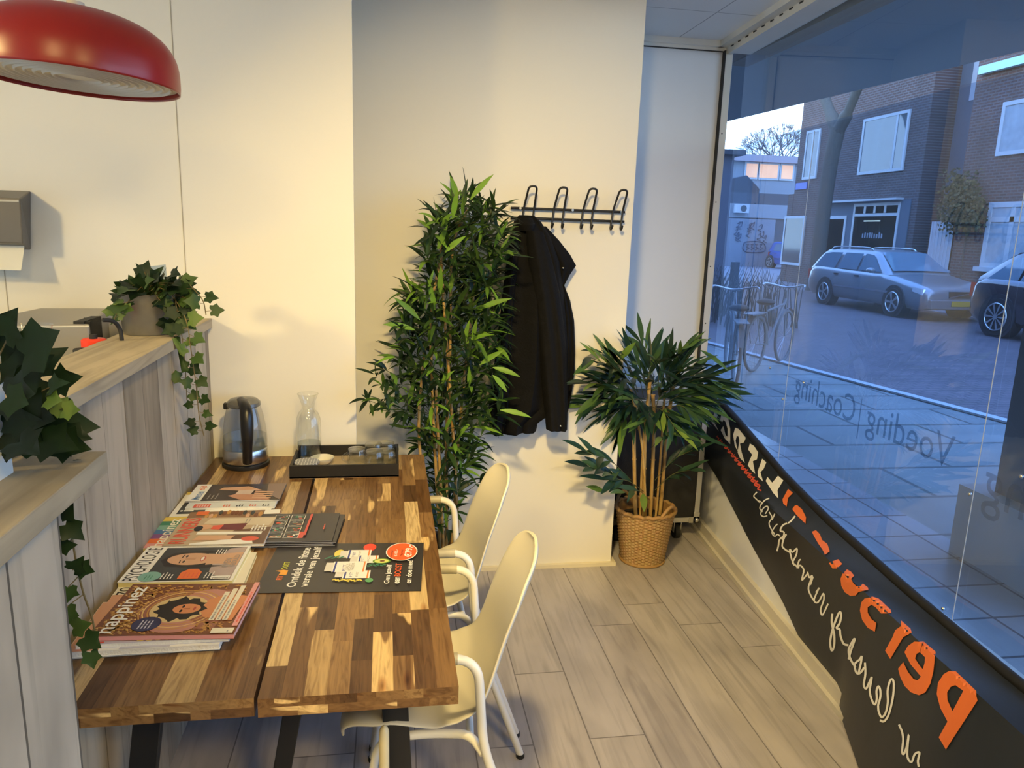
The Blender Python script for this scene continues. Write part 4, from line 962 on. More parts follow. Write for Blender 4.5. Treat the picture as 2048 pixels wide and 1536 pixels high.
# ================================================================== things on the table
paper = mat('paper_edge', (0.72, 0.71, 0.67), 0.7, bump=0.3, bscale=220)
def flat(name, col, rough=0.35): return mat('print_'+name, col, rough, var=0.04, scale=60)
class Cover:
    """a printed sheet: u to the reader's right (world +y), v upward on the cover (world -x)"""
    def __init__(s, parent, near_bottom, rz, z):
        s.p = parent; s.o = Vector((near_bottom[0], near_bottom[1], 0)); s.z = z; s.rz = rz; s.k = 0
        s.U = Vector((-math.sin(rz), math.cos(rz), 0)); s.V = Vector((-math.cos(rz), -math.sin(rz), 0))
    def P(s, u, v, dz=0): q = s.o+s.U*u+s.V*v; return Vector((q.x, q.y, s.z+dz))
    def nz(s): s.k += 1; return 0.00035+0.00007*s.k
    def poly(s, pts, m, name='cover_art'):
        d = s.nz(); mb = MB(); mb.add([s.P(u, v, d) for u, v in pts], [tuple(range(len(pts)))]); return mb.build(name, m, s.p)
    def polys(s, L, m, name='cover_art'):
        d = s.nz(); mb = MB()
        for pts in L: mb.add([s.P(u, v, d) for u, v in pts], [tuple(range(len(pts)))])
        return mb.build(name, m, s.p)
    def rect(s, u0, v0, u1, v1, m, name='cover_art'): return s.poly([(u0, v0), (u1, v0), (u1, v1), (u0, v1)], m, name)
    def ell(s, u, v, a, b, m, name='cover_art', rot=0, n=28):
        c, q = math.cos(rot), math.sin(rot)
        return s.poly([(u+a*math.cos(t)*c-b*math.sin(t)*q, v+a*math.cos(t)*q+b*math.sin(t)*c) for t in [2*math.pi*k/n for k in range(n)]], m, name)
    def ringy(s, u, v, r, wd, m, a0=0, a1=2*math.pi, sx=1.0, n=30):
        L = []
        for k in range(n):
            t0 = a0+(a1-a0)*k/n; t1 = a0+(a1-a0)*(k+1)/n
            L.append([(u+(r-wd)*math.cos(t0)*sx, v+(r-wd)*math.sin(t0)), (u+r*math.cos(t0)*sx, v+r*math.sin(t0)), (u+r*math.cos(t1)*sx, v+r*math.sin(t1)), (u+(r-wd)*math.cos(t1)*sx, v+(r-wd)*math.sin(t1))])
        return s.polys(L, m)
    def text(s, st, u, v, wd, h, m, bold=0.0, name='cover_text'):
        d = s.nz(); mb = text_mb(st, lambda a, b: s.P(u+a, v+b, d), wd, h, bold); return mb.build(name, m, s.p)
    def lines(s, u, v, wd, n, pitch, h, m, name='cover_text', seed=1):
        rnd = random.Random(seed); L = []
        for i in range(n):
            x = u; e = u+wd*rnd.uniform(0.6, 1.0)
            while x < e:
                q = min(e, x+rnd.uniform(0.004, 0.014)); L.append([(x, v-i*pitch), (q, v-i*pitch), (q, v-i*pitch+h), (x, v-i*pitch+h)]); x = q+0.0022
        return s.polys(L, m, name)
def booklet(name, label, cat, nb, rz, w_, h_, z0, th, cover_m, page_m=None, group=None, sag=0.0):
    """w_ along the reader's u, h_ along v; nb = the bottom corner nearest the camera"""
    t = thing(name, label, cat, (nb[0], nb[1], z0), 0, group)
    c = Cover(t, nb, rz, z0+th)
    def slabm(a, b, z1, z2, ins=0.0):
        mb = MB(); q = [c.P(ins, ins), c.P(w_-ins, ins), c.P(w_-ins, h_-ins), c.P(ins, h_-ins)]
        A = [Vector((p.x, p.y, z1)) for p in q]+[Vector((p.x, p.y, z2)) for p in q]
        mb.add(A, [(3,2,1,0),(4,5,6,7),(0,1,5,4),(1,2,6,5),(2,3,7,6),(3,0,4,7)]); return mb
    if page_m: slabm(0, 0, z0+0.0006, z0+th-0.0006, 0.0012).build('pages', page_m, t)
    slabm(0, 0, z0+th-0.0006, z0+th).build('cover', cover_m, t)
    if page_m: slabm(0, 0, z0, z0+0.0006).build('back_cover', cover_m, t)
    return t, c
MG = 'magazines laid out along the left of the table'
W_, K_ = flat('white', (0.78, 0.77, 0.73)), flat('black', (0.015, 0.015, 0.017))
cream = flat('cream', (0.72, 0.68, 0.56)); gold = flat('gold', (0.50, 0.26, 0.06)); brown = flat('brown', (0.17, 0.06, 0.025)); pink = flat('pink', (0.66, 0.30, 0.30)); skin = flat('skin', (0.60, 0.24, 0.10)); skin2 = flat('skin_light', (0.60, 0.36, 0.23)); navy = flat('navy', (0.03, 0.03, 0.09)); teal = flat('teal', (0.20, 0.42, 0.38)); oran = flat('orange', (0.75, 0.16, 0.03)); dgrey = flat('dark_grey', (0.045, 0.05, 0.055)); lil = flat('lilac', (0.50, 0.50, 0.60)); yel = flat('yellow', (0.72, 0.55, 0.10)); red = flat('red', (0.62, 0.05, 0.04)); mid = flat('mid_grey', (0.30, 0.30, 0.30)); peach = flat('peach', (0.60, 0.32, 0.20)); green = flat('green', (0.04, 0.22, 0.14)); purple = flat('purple', (0.22, 0.08, 0.26)); blue = flat('blue', (0.06, 0.18, 0.42)); flyk = flat('charcoal', (0.035, 0.032, 0.036), 0.3)
# -- near pile, bottom to top
booklet('magazine', 'dark-backed magazine at the bottom of the near pile on the table', 'magazine', (-0.368, 1.512), R(1), 0.21, 0.300, TZ, 0.010, K_, paper, MG)
t, c = booklet('magazine', 'thick pale magazine second from the bottom of the near pile', 'magazine', (-0.366, 1.500), R(0.5), 0.212, 0.302, TZ+0.010, 0.012, W_, paper, MG)
c.rect(0.001, 0.24, 0.21, 0.301, peach); c.rect(0.001, 0.10, 0.04, 0.2, lil); c.text('JAAR', 0.004, 0.255, 0.006, 0.03, red)
t, c = booklet('magazine', 'magazine with grey and peach cover just under the brown one, near pile', 'magazine', (-0.348, 1.508), R(0), 0.214, 0.305, TZ+0.022, 0.010, lil, paper, MG)
c.rect(0.02, 0.262, 0.214, 0.285, mid); c.rect(0, 0.275, 0.214, 0.305, peach); c.rect(0.002, 0.250, 0.008, 0.292, red)
for k in range(4): c.ell(0.006, 0.125+0.018*k, 0.004, 0.007, yel)
c.lines(0.003, 0.10, 0.010, 6, 0.012, 0.006, red, seed=3)
t, c = booklet('magazine', 'brown and gold magazine titled happinez with a curly haired woman', 'magazine', (-0.336, 1.500), R(-4), 0.230, 0.297, TZ+0.032, 0.012, brown, flat('pink_pages', (0.62, 0.42, 0.42)), MG)
rnd = random.Random(4)
c.poly([(0.02, 0.05), (0.20, 0.03), (0.19, 0.20), (0.10, 0.24), (0.03, 0.19)], flat('rose_brown', (0.30, 0.12, 0.08)))
c.polys([[(x, y), (x+rnd.uniform(.004, .012), y+rnd.uniform(-.004, .008)), (x+rnd.uniform(.002, .010), y+rnd.uniform(.006, .014))] for x, y in [((rnd.choice((rnd.uniform(0.002, .05), rnd.uniform(.17, .215)))), rnd.uniform(0.02, .28)) for _ in range(260)]+[(rnd.uniform(.0, .215), rnd.uniform(.22, .283)) for _ in range(150)]], gold)
c.polys([[(x, y), (x+.006, y+.003), (x+.003, y+.008)] for x, y in [(rnd.uniform(0.0, .22), rnd.uniform(0.22, .288)) for _ in range(80)]], flat('pale_gold', (0.70, 0.48, 0.18)))
c.ell(0.155, 0.10, 0.045, 0.05, flat('dusty_rose', (0.48, 0.22, 0.18))); c.ell(0.035, 0.14, 0.028, 0.05, flat('dusty_rose', (0.48, 0.22, 0.18)))
for (r_, m) in ((0.088, gold), (0.080, flat('pale_gold', (0.70, 0.48, 0.18))), (0.070, gold)): c.ringy(0.108, 0.145, r_, 0.003, m)
c.ell(0.108, 0.148, 0.060, 0.062, flat('halo_cream', (0.62, 0.46, 0.22)))
c.poly([(0.055, 0.02), (0.165, 0.01), (0.175, 0.06), (0.150, 0.095), (0.115, 0.10), (0.112, 0.12), (0.102, 0.12), (0.098, 0.10), (0.070, 0.085)], skin)
hair = [(0.108+(0.050+0.006*math.sin(9*a)+0.004*math.sin(17*a))*math.cos(a), 0.145+(0.052+0.006*math.sin(11*a))*math.sin(a)) for a in [2*math.pi*k/48 for k in range(48)]]
c.poly(hair, flat('hair_black', (0.015, 0.010, 0.008))); c.ell(0.108, 0.132, 0.022, 0.030, skin)
c.ell(0.098, 0.142, 0.0065, 0.003, K_); c.ell(0.118, 0.142, 0.0065, 0.003, K_); c.poly([(0.106, 0.138), (0.110, 0.138), (0.1115, 0.125), (0.1045, 0.125)], flat('skin_shade', (0.42, 0.15, 0.06))); c.ell(0.108, 0.115, 0.008, 0.0028, flat('lips', (0.42, 0.07, 0.05)))
c.ell(0.043, 0.195, 0.030, 0.030, navy); c.lines(0.024, 0.205, 0.04, 4, 0.007, 0.003, lil, seed=5)
c.text('happinez', 0.008, 0.243, 0.205, 0.047, W_, 0.012)
for i, (u, v) in enumerate(((0.165, 0.060), (0.150, 0.052), (0.162, 0.036))): c.rect(0.075 if i else 0.09, v-0.012*0, 0.212-i*0.006, v+0.011, W_) if False else None
for i in range(3):
    v = 0.058-0.0145*i; c.rect(0.055, v, 0.185+0.015*i, v+0.0115, cream); c.lines(0.059, v+0.004, 0.12, 1, 1, 0.004, mid, seed=i+6)
c.rect(0.03, 0.001, 0.23, 0.0125, pink); c.lines(0.045, 0.005, 0.17, 1, 1, 0.003, red, seed=12); c.rect(0.001, 0.004, 0.022, 0.050, cream); c.lines(0.006, 0.014, 0.01, 1, 1, 0.003, mid)
sp_ = MB(); q = [c.P(-0.0005, 0), c.P(-0.0005, 0.297)]; sp_.add([Vector((q[0].x, q[0].y, c.z-0.0105)), Vector((q[1].x, q[1].y, c.z-0.0105)), Vector((q[1].x, q[1].y, c.z-0.001)), Vector((q[0].x, q[0].y, c.z-0.001))], [(0, 1, 2, 3)]); sp_.build('spine', pink, t)
# -- second pile
t, c = booklet('magazine', 'cream magazine with black letters hidden under the PSYCHOLOGIE magazine', 'magazine', (-0.372, 1.755), R(0), 0.225, 0.297, TZ, 0.012, cream, flat('yellow_pages', (0.66, 0.58, 0.26)), MG)
c.text('ZON', 0.005, 0.262, 0.06, 0.028, K_, 0.02)
t, c = booklet('magazine', 'magazine titled PSYCHOLOGIE with a smiling woman and an orange badge', 'magazine', (-0.398, 1.788), R(-2.5), 0.205, 0.272, TZ+0.012, 0.013, W_, flat('yellow_pages', (0.66, 0.58, 0.26)), MG)
c.rect(0.004, 0.008, 0.199, 0.218, dgrey); c.poly([(0.0045, 0.0085), (0.198, 0.0085), (0.19, 0.05), (0.13, 0.075), (0.05, 0.07), (0.02, 0.04)], flat('blush', (0.42, 0.33, 0.32)))
c.poly([(0.085, 0.01), (0.165, 0.01), (0.155, 0.07), (0.158, 0.10), (0.09, 0.095), (0.098, 0.06)], skin2)
c.poly([(0.07, 0.10), (0.085, 0.19), (0.12, 0.21), (0.165, 0.19), (0.178, 0.10), (0.17, 0.05), (0.162, 0.10), (0.09, 0.09), (0.085, 0.04)], flat('hair_dark', (0.025, 0.02, 0.018)))
c.ell(0.127, 0.135, 0.036, 0.060, skin2); c.ell(0.111, 0.150, 0.007, 0.003, K_); c.ell(0.143, 0.150, 0.007, 0.003, K_); c.poly([(0.102, 0.160), (0.120, 0.162), (0.119, 0.159), (0.102, 0.157)], K_); c.poly([(0.134, 0.162), (0.153, 0.160), (0.153, 0.157), (0.134, 0.159)], K_)
c.poly([(0.123, 0.15), (0.131, 0.15), (0.134, 0.124), (0.120, 0.124)], flat('nose', (0.50, 0.28, 0.17))); c.ell(0.127, 0.105, 0.016, 0.0065, flat('lips2', (0.48, 0.12, 0.09))); c.ell(0.127, 0.106, 0.012, 0.0035, W_)
c.rect(0.0, 0.221, 0.205, 0.272, W_); c.text('PSYCHOLOGIE', 0.006, 0.228, 0.192, 0.037, K_, 0.01)
c.ell(0.028, 0.206, 0.027, 0.027, teal); c.lines(0.012, 0.213, 0.03, 3, 0.007, 0.0025, green, seed=8)
c.poly([(0.012, 0.086), (0.048, 0.086), (0.066, 0.10), (0.066, 0.122), (0.048, 0.136), (0.012, 0.136)], oran); c.lines(0.018, 0.122, 0.04, 4, 0.010, 0.003, red, seed=9)
c.lines(0.012, 0.175, 0.04, 4, 0.008, 0.0028, W_, seed=10); c.lines(0.012, 0.070, 0.04, 3, 0.008, 0.0028, W_, seed=11); c.lines(0.155, 0.078, 0.035, 4, 0.007, 0.0028, W_, seed=13)
c.rect(0.008, 0.010, 0.024, 0.055, W_); c.polys([[(0.010, 0.013+0.003*k), (0.018, 0.013+0.003*k), (0.018, 0.0145+0.003*k), (0.010, 0.0145+0.003*k)] for k in range(13)], K_)
c.text('EVEN', 0.075, 0.030, 0.05, 0.016, mid); c.text('GEDULD', 0.075, 0.014, 0.07, 0.013, mid)
# -- third
t, c = booklet('magazine', 'rainbow covered magazine titled happinez, partly under the running magazine', 'magazine', (-0.400, 2.030), R(0), 0.222, 0.288, TZ, 0.012, W_, flat('yellow_pages', (0.66, 0.58, 0.26)), MG)
cols = [pink, oran, purple, blue, teal, green, yel]
for k in range(7): c.rect(0.222*k/7, 0.21, 0.222*(k+1)/7, 0.287, cols[k])
c.polys([[(0.0, 0.03+0.045*k), (0.03, 0.05+0.045*k), (0.0, 0.07+0.045*k)] for k in range(4)], green); c.polys([[(0.0, 0.05+0.045*k), (0.028, 0.065+0.045*k), (0.0, 0.085+0.045*k)] for k in range(3)], pink); c.ell(0.012, 0.165, 0.012, 0.02, yel)
c.ell(0.1, 0.19, 0.03, 0.03, purple)
c.text('happinez', 0.006, 0.225, 0.20, 0.042, W_, 0.012)
t, c = booklet('magazine', 'earth coloured running magazine with a white label, under the red titled one', 'magazine', (-0.345, 2.085), R(1), 0.20, 0.272, TZ+0.008, 0.008, flat('earth', (0.26, 0.15, 0.08)), paper, MG)
c.rect(0.165, 0.004, 0.20, 0.05, W_)
for k in range(14): c.ell(0.15+0.04*rnd.random(), 0.06+0.012*k, 0.018, 0.006, rnd.choice((brown, skin2, gold, dgrey)))
c.rect(0.17, 0.215, 0.20, 0.25, oran)
t, c = booklet('magazine', 'running magazine titled RUNNERS in red, overlapping the rainbow magazine', 'magazine', (-0.358, 2.008), R(-1.5), 0.198, 0.270, TZ+0.016, 0.008, flat('sand', (0.46, 0.36, 0.25)), paper, MG)
c.poly([(0.002, 0.002), (0.12, 0.002), (0.10, 0.10), (0.05, 0.12), (0.002, 0.03)], flat('track', (0.13, 0.065, 0.04))); c.poly([(0.13, 0.01), (0.19, 0.0), (0.19, 0.19), (0.15, 0.20)], flat('pale_ground', (0.60, 0.52, 0.40)))
c.poly([(0.10, 0.08), (0.15, 0.075), (0.145, 0.14), (0.105, 0.15)], flat('maroon', (0.14, 0.02, 0.03))); c.poly([(0.105, 0.145), (0.14, 0.14), (0.135, 0.17), (0.108, 0.17)], red); c.ell(0.125, 0.19, 0.018, 0.022, skin2); c.ell(0.115, 0.205, 0.02, 0.012, K_)
c.poly([(0.03, 0.10), (0.06, 0.09), (0.065, 0.19), (0.03, 0.20)], skin2); c.poly([(0.0, 0.03), (0.035, 0.04), (0.03, 0.12), (0.01, 0.2), (0.0, 0.2)], W_); c.poly([(0.065, 0.02), (0.085, 0.02), (0.09, 0.20), (0.07, 0.20)], W_)
c.ell(0.035, 0.045, 0.016, 0.024, red)
c.text('RUNNERS', 0.01, 0.215, 0.185, 0.044, red, 0.015); c.lines(0.09, 0.05, 0.05, 5, 0.009, 0.005, W_, seed=16); c.lines(0.15, 0.08, 0.04, 2, 0.009, 0.003, mid, seed=17)
# -- far pile
t, c = booklet('magazine', 'bottom magazine of the far pile with a yellow corner by the divider', 'magazine', (-0.386, 2.270), R(0), 0.215, 0.296, TZ, 0.007, W_, paper, MG)
c.rect(0.02, 0.20, 0.20, 0.28, dgrey); c.rect(0.19, 0.275, 0.214, 0.295, yel); c.text('in', 0.04, 0.235, 0.05, 0.04, W_, 0.02); c.rect(0.0, 0.0, 0.018, 0.2, cream)
t, c = booklet('magazine', 'pale magazine with red squares, middle of the far pile', 'magazine', (-0.376, 2.318), R(-1), 0.21, 0.272, TZ+0.007, 0.007, flat('cool_white', (0.62, 0.66, 0.68)), paper, MG)
c.rect(0.0, 0.20, 0.03, 0.25, red); c.polys([[(0.004+0.008*a, 0.204+0.008*b), (0.008+0.008*a, 0.204+0.008*b), (0.008+0.008*a, 0.209+0.008*b), (0.004+0.008*a, 0.209+0.008*b)] for a in range(3) for b in range(5)], W_)
for k in range(4): c.lines(0.004, 0.155-0.04*k, 0.018, 3, 0.008, 0.004, K_ if k % 2 else red, seed=20+k)
t, c = booklet('magazine', 'dark magazine with a hands photo and white title strip, top of far pile', 'magazine', (-0.368, 2.365), R(-1), 0.155, 0.292, TZ+0.014, 0.005, flat('warm_black', (0.05, 0.038, 0.035)), paper, MG)
c.rect(0, 0.245, 0.155, 0.292, W_); c.text('Mens en', 0.012, 0.252, 0.075, 0.026, blue, 0.02); c.text('tijd', 0.10, 0.252, 0.04, 0.026, oran, 0.02)
c.poly([(0.0, 0.03), (0.05, 0.06), (0.055, 0.15), (0.04, 0.17), (0.0, 0.12)], flat('wrist', (0.50, 0.26, 0.17))); c.poly([(0.09, 0.07), (0.13, 0.12), (0.12, 0.20), (0.10, 0.21), (0.085, 0.13)], skin2); c.poly([(0.05, 0.10), (0.095, 0.095), (0.09, 0.145), (0.055, 0.15)], flat('cup', (0.60, 0.48, 0.42)))
c.poly([(0.0, 0.0), (0.155, 0.0), (0.155, 0.06), (0.06, 0.05)], flat('mauve', (0.22, 0.15, 0.13)))
for k in range(4): c.poly([(0.01+0.018*k, 0.03), (0.02+0.018*k, 0.03), (0.03+0.018*k, 0.09), (0.018+0.018*k, 0.09)], skin2)
c.lines(0.012, 0.225, 0.05, 3, 0.012, 0.004, mid, seed=30)
# -- dark brochures
for k in range(5):
    off = random.uniform(-0.006, 0.006); top = k == 4
    lb = ['bottom one', 'second one', 'middle one', 'fourth one', 'top one, with eight small photos,'][k]
    t, c = booklet('brochure', 'dark brochure, %s in the stack right of the running magazines' % lb, 'brochure', (-0.168+off, 2.018+0.003*k), R(-2.2+0.8*(k-4)*0.4+(0 if top else random.uniform(-1, 1))), 0.208, 0.235, TZ+0.0035*k, 0.003, flyk, paper, 'dark brochures stacked on the table')
for a in range(4):
    for b in range(2):
        u, v = 0.022+0.042*a, 0.100+0.048*b
        if (a, b) == (0, 0): c.rect(0.02, 0.086, 0.065, 0.102, flat('signal_red', (0.6, 0.08, 0.06)))
        c.rect(u, v, u+0.038, v+0.042, W_); c.rect(u+.0015, v+.0015, u+0.0365, v+0.0405, dgrey)
        for q in range(7): c.rect(*(lambda x, y: (x, y, x+rnd.uniform(.004, .010), y+rnd.uniform(.004, .012)))(u+rnd.uniform(.002, .025), v+rnd.uniform(.002, .026)), rnd.choice((skin2, mid, green, red, W_, brown)))
c.rect(0.03, 0.079, 0.19, 0.086, flat('signal_red', (0.6, 0.08, 0.06))); c.text('Personal', 0.03, 0.2, 0.08, 0.012, red); c.lines(0.07, 0.032, 0.06, 1, 1, 0.003, red)
# -- big flyer
t, c = booklet('flyer', 'large charcoal flyer with Dutch slogan, white supplement tubs and a red price sticker', 'flyer', (0.068, 1.735), R(-3.6), 0.292, 0.412, TZ+0.0005, 0.0016, flyk, None)
c.text('FIT', 0.068, 0.358, 0.026, 0.015, oran, 0.02); c.poly([(0.096, 0.352), (0.122, 0.352), (0.126, 0.366), (0.120, 0.384), (0.113, 0.370), (0.096, 0.372)], flat('thumb_orange', (0.85, 0.38, 0.04))); c.text('OOST', 0.128, 0.356, 0.044, 0.016, flat('lime', (0.62, 0.68, 0.06)), 0.01)
c.text('Ontdek de fitste', 0.028, 0.316, 0.235, 0.024, W_, 0.02); c.text('versie van jezelf!', 0.028, 0.280, 0.245, 0.028, W_, 0.02)
lab = flat('tub_white', (0.80, 0.79, 0.77)); nv = flat('tub_navy', (0.03, 0.05, 0.30)); og = flat('tub_orange', (0.80, 0.22, 0.05))
c.ell(0.222, 0.232, 0.026, 0.014, flat('lemon', (0.72, 0.62, 0.12))); c.ell(0.262, 0.152, 0.024, 0.018, flat('tomato', (0.75, 0.06, 0.03)))
def tub(u0, u1, v0, v1, cap=0.04):
    m_ = (u0+u1)/2; c.poly([(u0+.006, v1), (u1-.006, v1), (u1-.006, v1+cap*.5), (u0+.006, v1+cap*.5)], flat('tub_cap', (0.66, 0.65, 0.63))); c.rect(u0, v0, u1, v1, lab); c.rect(u0, v1-0.008, u1, v1-0.003, nv); c.rect(u0, v0+0.004, u1, v0+0.008, og); c.text('FIT', u0+.008, (v0+v1)/2+.010, (u1-u0)*0.6, 0.008, nv); c.text('BOOST', u0+.008, (v0+v1)/2-.004, (u1-u0)*0.7, 0.006, mid)
tub(0.190, 0.244, 0.145, 0.210); tub(0.160, 0.206, 0.122, 0.178); tub(0.070, 0.114, 0.136, 0.206); tub(0.105, 0.168, 0.150, 0.238)
c.text('DAILY', 0.118, 0.196, 0.035, 0.008, mid); c.text('GREENS', 0.116, 0.182, 0.042, 0.008, mid)
c.ell(0.168, 0.112, 0.016, 0.024, flat('avocado_skin', (0.14, 0.30, 0.05))); c.ell(0.168, 0.112, 0.012, 0.019, flat('avocado', (0.62, 0.66, 0.18))); c.ell(0.168, 0.110, 0.005, 0.007, brown)
c.ell(0.056, 0.135, 0.012, 0.010, flat('herb', (0.10, 0.34, 0.14)))
for k in range(18): c.ell(0.062-0.002*(k % 5)-0.004*(k//9), 0.225-0.0045*k*0.9, 0.006, 0.0025, flat('ear_yellow', (0.70, 0.58, 0.08)), rot=0.8 if k % 2 else -0.8)
for k in range(8): c.ell(0.185+0.006*(k % 3), 0.262-0.006*k, 0.003, 0.006, green, rot=0.6); c.ell(0.135+0.006*(k % 3), 0.145-0.006*k, 0.003, 0.006, green, rot=-0.6)
c.ell(0.222, 0.060, 0.058, 0.044, W_); c.ell(0.222, 0.060, 0.055, 0.041, flat('sticker_red', (0.82, 0.12, 0.03)))
c.text('Normaal', 0.185, 0.084, 0.045, 0.007, K_); c.text('€103,-', 0.190, 0.070, 0.046, 0.010, W_, 0.02); c.text('Nu voor', 0.195, 0.056, 0.040, 0.008, K_); c.text('€79,-', 0.185, 0.028, 0.078, 0.024, W_, 0.03)
c.text('Gun jezelf', 0.030, 0.078, 0.110, 0.018, W_, 0.02); c.text('een', 0.030, 0.056, 0.036, 0.012, W_, 0.02); c.text('BOOST', 0.070, 0.055, 0.076, 0.017, flat('sticker_red', (0.82, 0.12, 0.03)), 0.01); c.text('en doe mee!', 0.030, 0.026, 0.135, 0.016, W_, 0.02)

# ---- kettle
clear = None
def glass_mat(name, col=(0.97, 0.98, 0.97), ior=1.45):
    m, n, b, out = nodes(name); n.nodes.remove(b)
    tr = n.nodes.new('ShaderNodeBsdfTransparent'); tr.inputs[0].default_value = (*col, 1)
    gl = n.nodes.new('ShaderNodeBsdfGlossy'); gl.inputs['Roughness'].default_value = 0.02
    lw = n.nodes.new('ShaderNodeLayerWeight'); lw.inputs[0].default_value = 0.32
    mr = mth(n, 'MULTIPLY_ADD', mth(n, 'POWER', lw.outputs['Facing'], 1.7), 0.75, 0.07)
    ms = n.nodes.new('ShaderNodeMixShader'); n.links.new(mr, ms.inputs[0]); n.links.new(tr.outputs[0], ms.inputs[1]); n.links.new(gl.outputs[0], ms.inputs[2]); n.links.new(ms.outputs[0], out.inputs[0]); return m
clear = glass_mat('clear_glass'); water = glass_mat('water', (0.88, 0.91, 0.91)); kglass = glass_mat('smoked_glass', (0.90, 0.90, 0.89))
kx, ky = -0.552, 2.800; kz = TZ
ket = thing('electric_kettle', 'glass electric kettle with steel base and black handle on the back left of the table', 'kettle', (kx, ky, kz))
mb = MB(); mb.lathe([(0.0, 0.0), (0.084, 0.0), (0.086, 0.004), (0.085, 0.014), (0.078, 0.018), (0.0, 0.018)], (kx, ky, kz), 40); mb.build('power_base', black, ket, smooth=40)
mb = MB(); mb.lathe([(0.0, 0.019), (0.079, 0.019), (0.0815, 0.024), (0.081, 0.066), (0.079, 0.070), (0.0, 0.070)], (kx, ky, kz), 40); mb.build('steel_band', steel, ket, smooth=40)
mb = MB(); mb.lathe([(0.079, 0.070), (0.080, 0.10), (0.077, 0.14), (0.069, 0.19), (0.060, 0.225), (0.057, 0.232)], (kx, ky, kz), 48); mb.build('glass_body', kglass, ket, smooth=180)
mb = MB(); mb.lathe([(0.0, 0.071), (0.0775, 0.072), (0.0775, 0.10), (0.0765, 0.116), (0.0, 0.116)], (kx, ky, kz), 40); mb.build('water', water, ket, smooth=40)
mb = MB(); mb.lathe([(0.0575, 0.228), (0.061, 0.232), (0.060, 0.243), (0.048, 0.254), (0.02, 0.260), (0.0, 0.260)], (kx, ky, kz), 40); mb.build('lid', mat('lid_grey', (0.20, 0.20, 0.19), 0.25, 0.6), ket, smooth=40)
mb = MB(); mb.box((kx-0.071, ky-0.012, kz+0.216), (kx-0.052, ky+0.012, kz+0.24)); mb.build('spout', black, ket, bevel=0.004)
ha = fillet([(kx-0.005, ky-0.02, kz+0.250), (kx+0.028, ky-0.098, kz+0.245), (kx+0.032, ky-0.118, kz+0.15), (kx+0.022, ky-0.088, kz+0.035)], 0.05, 8)
mb = MB(); mb.tube(ha, [0.017+0.006*math.sin(math.pi*i/(len(ha)-1)) for i in range(len(ha))], 14); mb.build('handle', mat('handle_black', (0.008, 0.008, 0.009), 0.35), ket, smooth=60)
# ---- tray with carafe, bowl, coaster and glasses
tx0, tx1, ty0, ty1 = -0.370, 0.018, 2.622, 2.882
tr_ = thing('tray', 'black square rimmed wooden tray holding the carafe and glass mugs at the table end', 'tray', (-0.176, 2.752, TZ))
trm = mat('tray_black', (0.012, 0.011, 0.011), 0.5, bump=0.1)
mb = MB(); mb.box((tx0, ty0, TZ), (tx1, ty1, TZ+0.006)); mb.build('tray_base', mat('tray_inlay', (0.50, 0.40, 0.27), 0.25), tr_)
mb = MB(); w_ = 0.010
for a, b in (((tx0, ty0), (tx1, ty0+w_)), ((tx0, ty1-w_), (tx1, ty1)), ((tx0, ty0+w_), (tx0+w_, ty1-w_)), ((tx1-w_, ty0+w_), (tx1, ty1-w_))): mb.box((a[0], a[1], TZ+0.0004), (b[0], b[1], TZ+0.048))
mb.build('tray_rim', trm, tr_)
cfx, cfy, cz = -0.322, 2.822, TZ+0.0065
cf = thing('carafe', 'clear glass carafe with a flared neck half full of water on the tray', 'carafe', (cfx, cfy, cz))
mb = MB(); mb.lathe([(0.0, 0.001), (0.042, 0.001), (0.0455, 0.006), (0.0460, 0.10), (0.0450, 0.165), (0.036, 0.188), (0.024, 0.202), (0.0225, 0.212), (0.028, 0.235), (0.0385, 0.262)], (cfx, cfy, cz), 40); mb.build('glass_body', clear, cf, smooth=180)
mb = MB(); mb.lathe([(0, 0.004), (0.0435, 0.005), (0.0438, 0.072), (0, 0.072)], (cfx, cfy, cz), 40); mb.build('water', water, cf, smooth=40)
mb = MB(); q = [(cfx+0.0385*math.cos(2*math.pi*k/40), cfy+0.0385*math.sin(2*math.pi*k/40), cz+0.262) for k in range(40)]; mb.tube(q, 0.0011, 6, loop=True); mb.build('rim', clear, cf)
bx_, by_ = -0.268, 2.770
bo = thing('bowl', 'small white porcelain bowl on the tray in front of the carafe', 'bowl', (bx_, by_, TZ+0.0065))
mb = MB(); mb.lathe([(0, 0.0), (0.020, 0.0), (0.032, 0.008), (0.0425, 0.023), (0.0440, 0.026), (0.0415, 0.0255), (0.030, 0.011), (0.018, 0.0055), (0, 0.005)], (bx_, by_, TZ+0.0068), 40); mb.build('bowl_body', mat('porcelain', (0.74, 0.72, 0.62), 0.2), bo, smooth=60)
dx_, dy_ = -0.318, 2.695
dm_, dn, db, do_ = nodes('lattice_print'); tcn = dn.nodes.new('ShaderNodeTexCoord'); vo = dn.nodes.new('ShaderNodeTexVoronoi'); vo.feature = 'DISTANCE_TO_EDGE'; vo.inputs['Scale'].default_value = 95; vo.inputs['Randomness'].default_value = 0.15
dn.links.new(tcn.outputs['Object'], vo.inputs['Vector']); rr = ramp(dn, [(0.06, (0.72, 0.72, 0.70)), (0.10, (0.20, 0.21, 0.23))]); dn.links.new(vo.outputs[0], rr.inputs[0]); dn.links.new(rr.outputs[0], db.inputs['Base Color']); db.inputs['Roughness'].default_value = 0.4
cs = thing('coaster', 'round grey and white lattice patterned coaster at the tray front left corner', 'coaster', (dx_, dy_, TZ+0.0065))
mb = MB(); mb.lathe([(0, 0.0), (0.046, 0.0), (0.047, 0.003), (0.046, 0.007), (0, 0.007)], (dx_, dy_, TZ+0.0068+0.028), 40); mb.build('coaster_disc', dm_, cs, smooth=40)
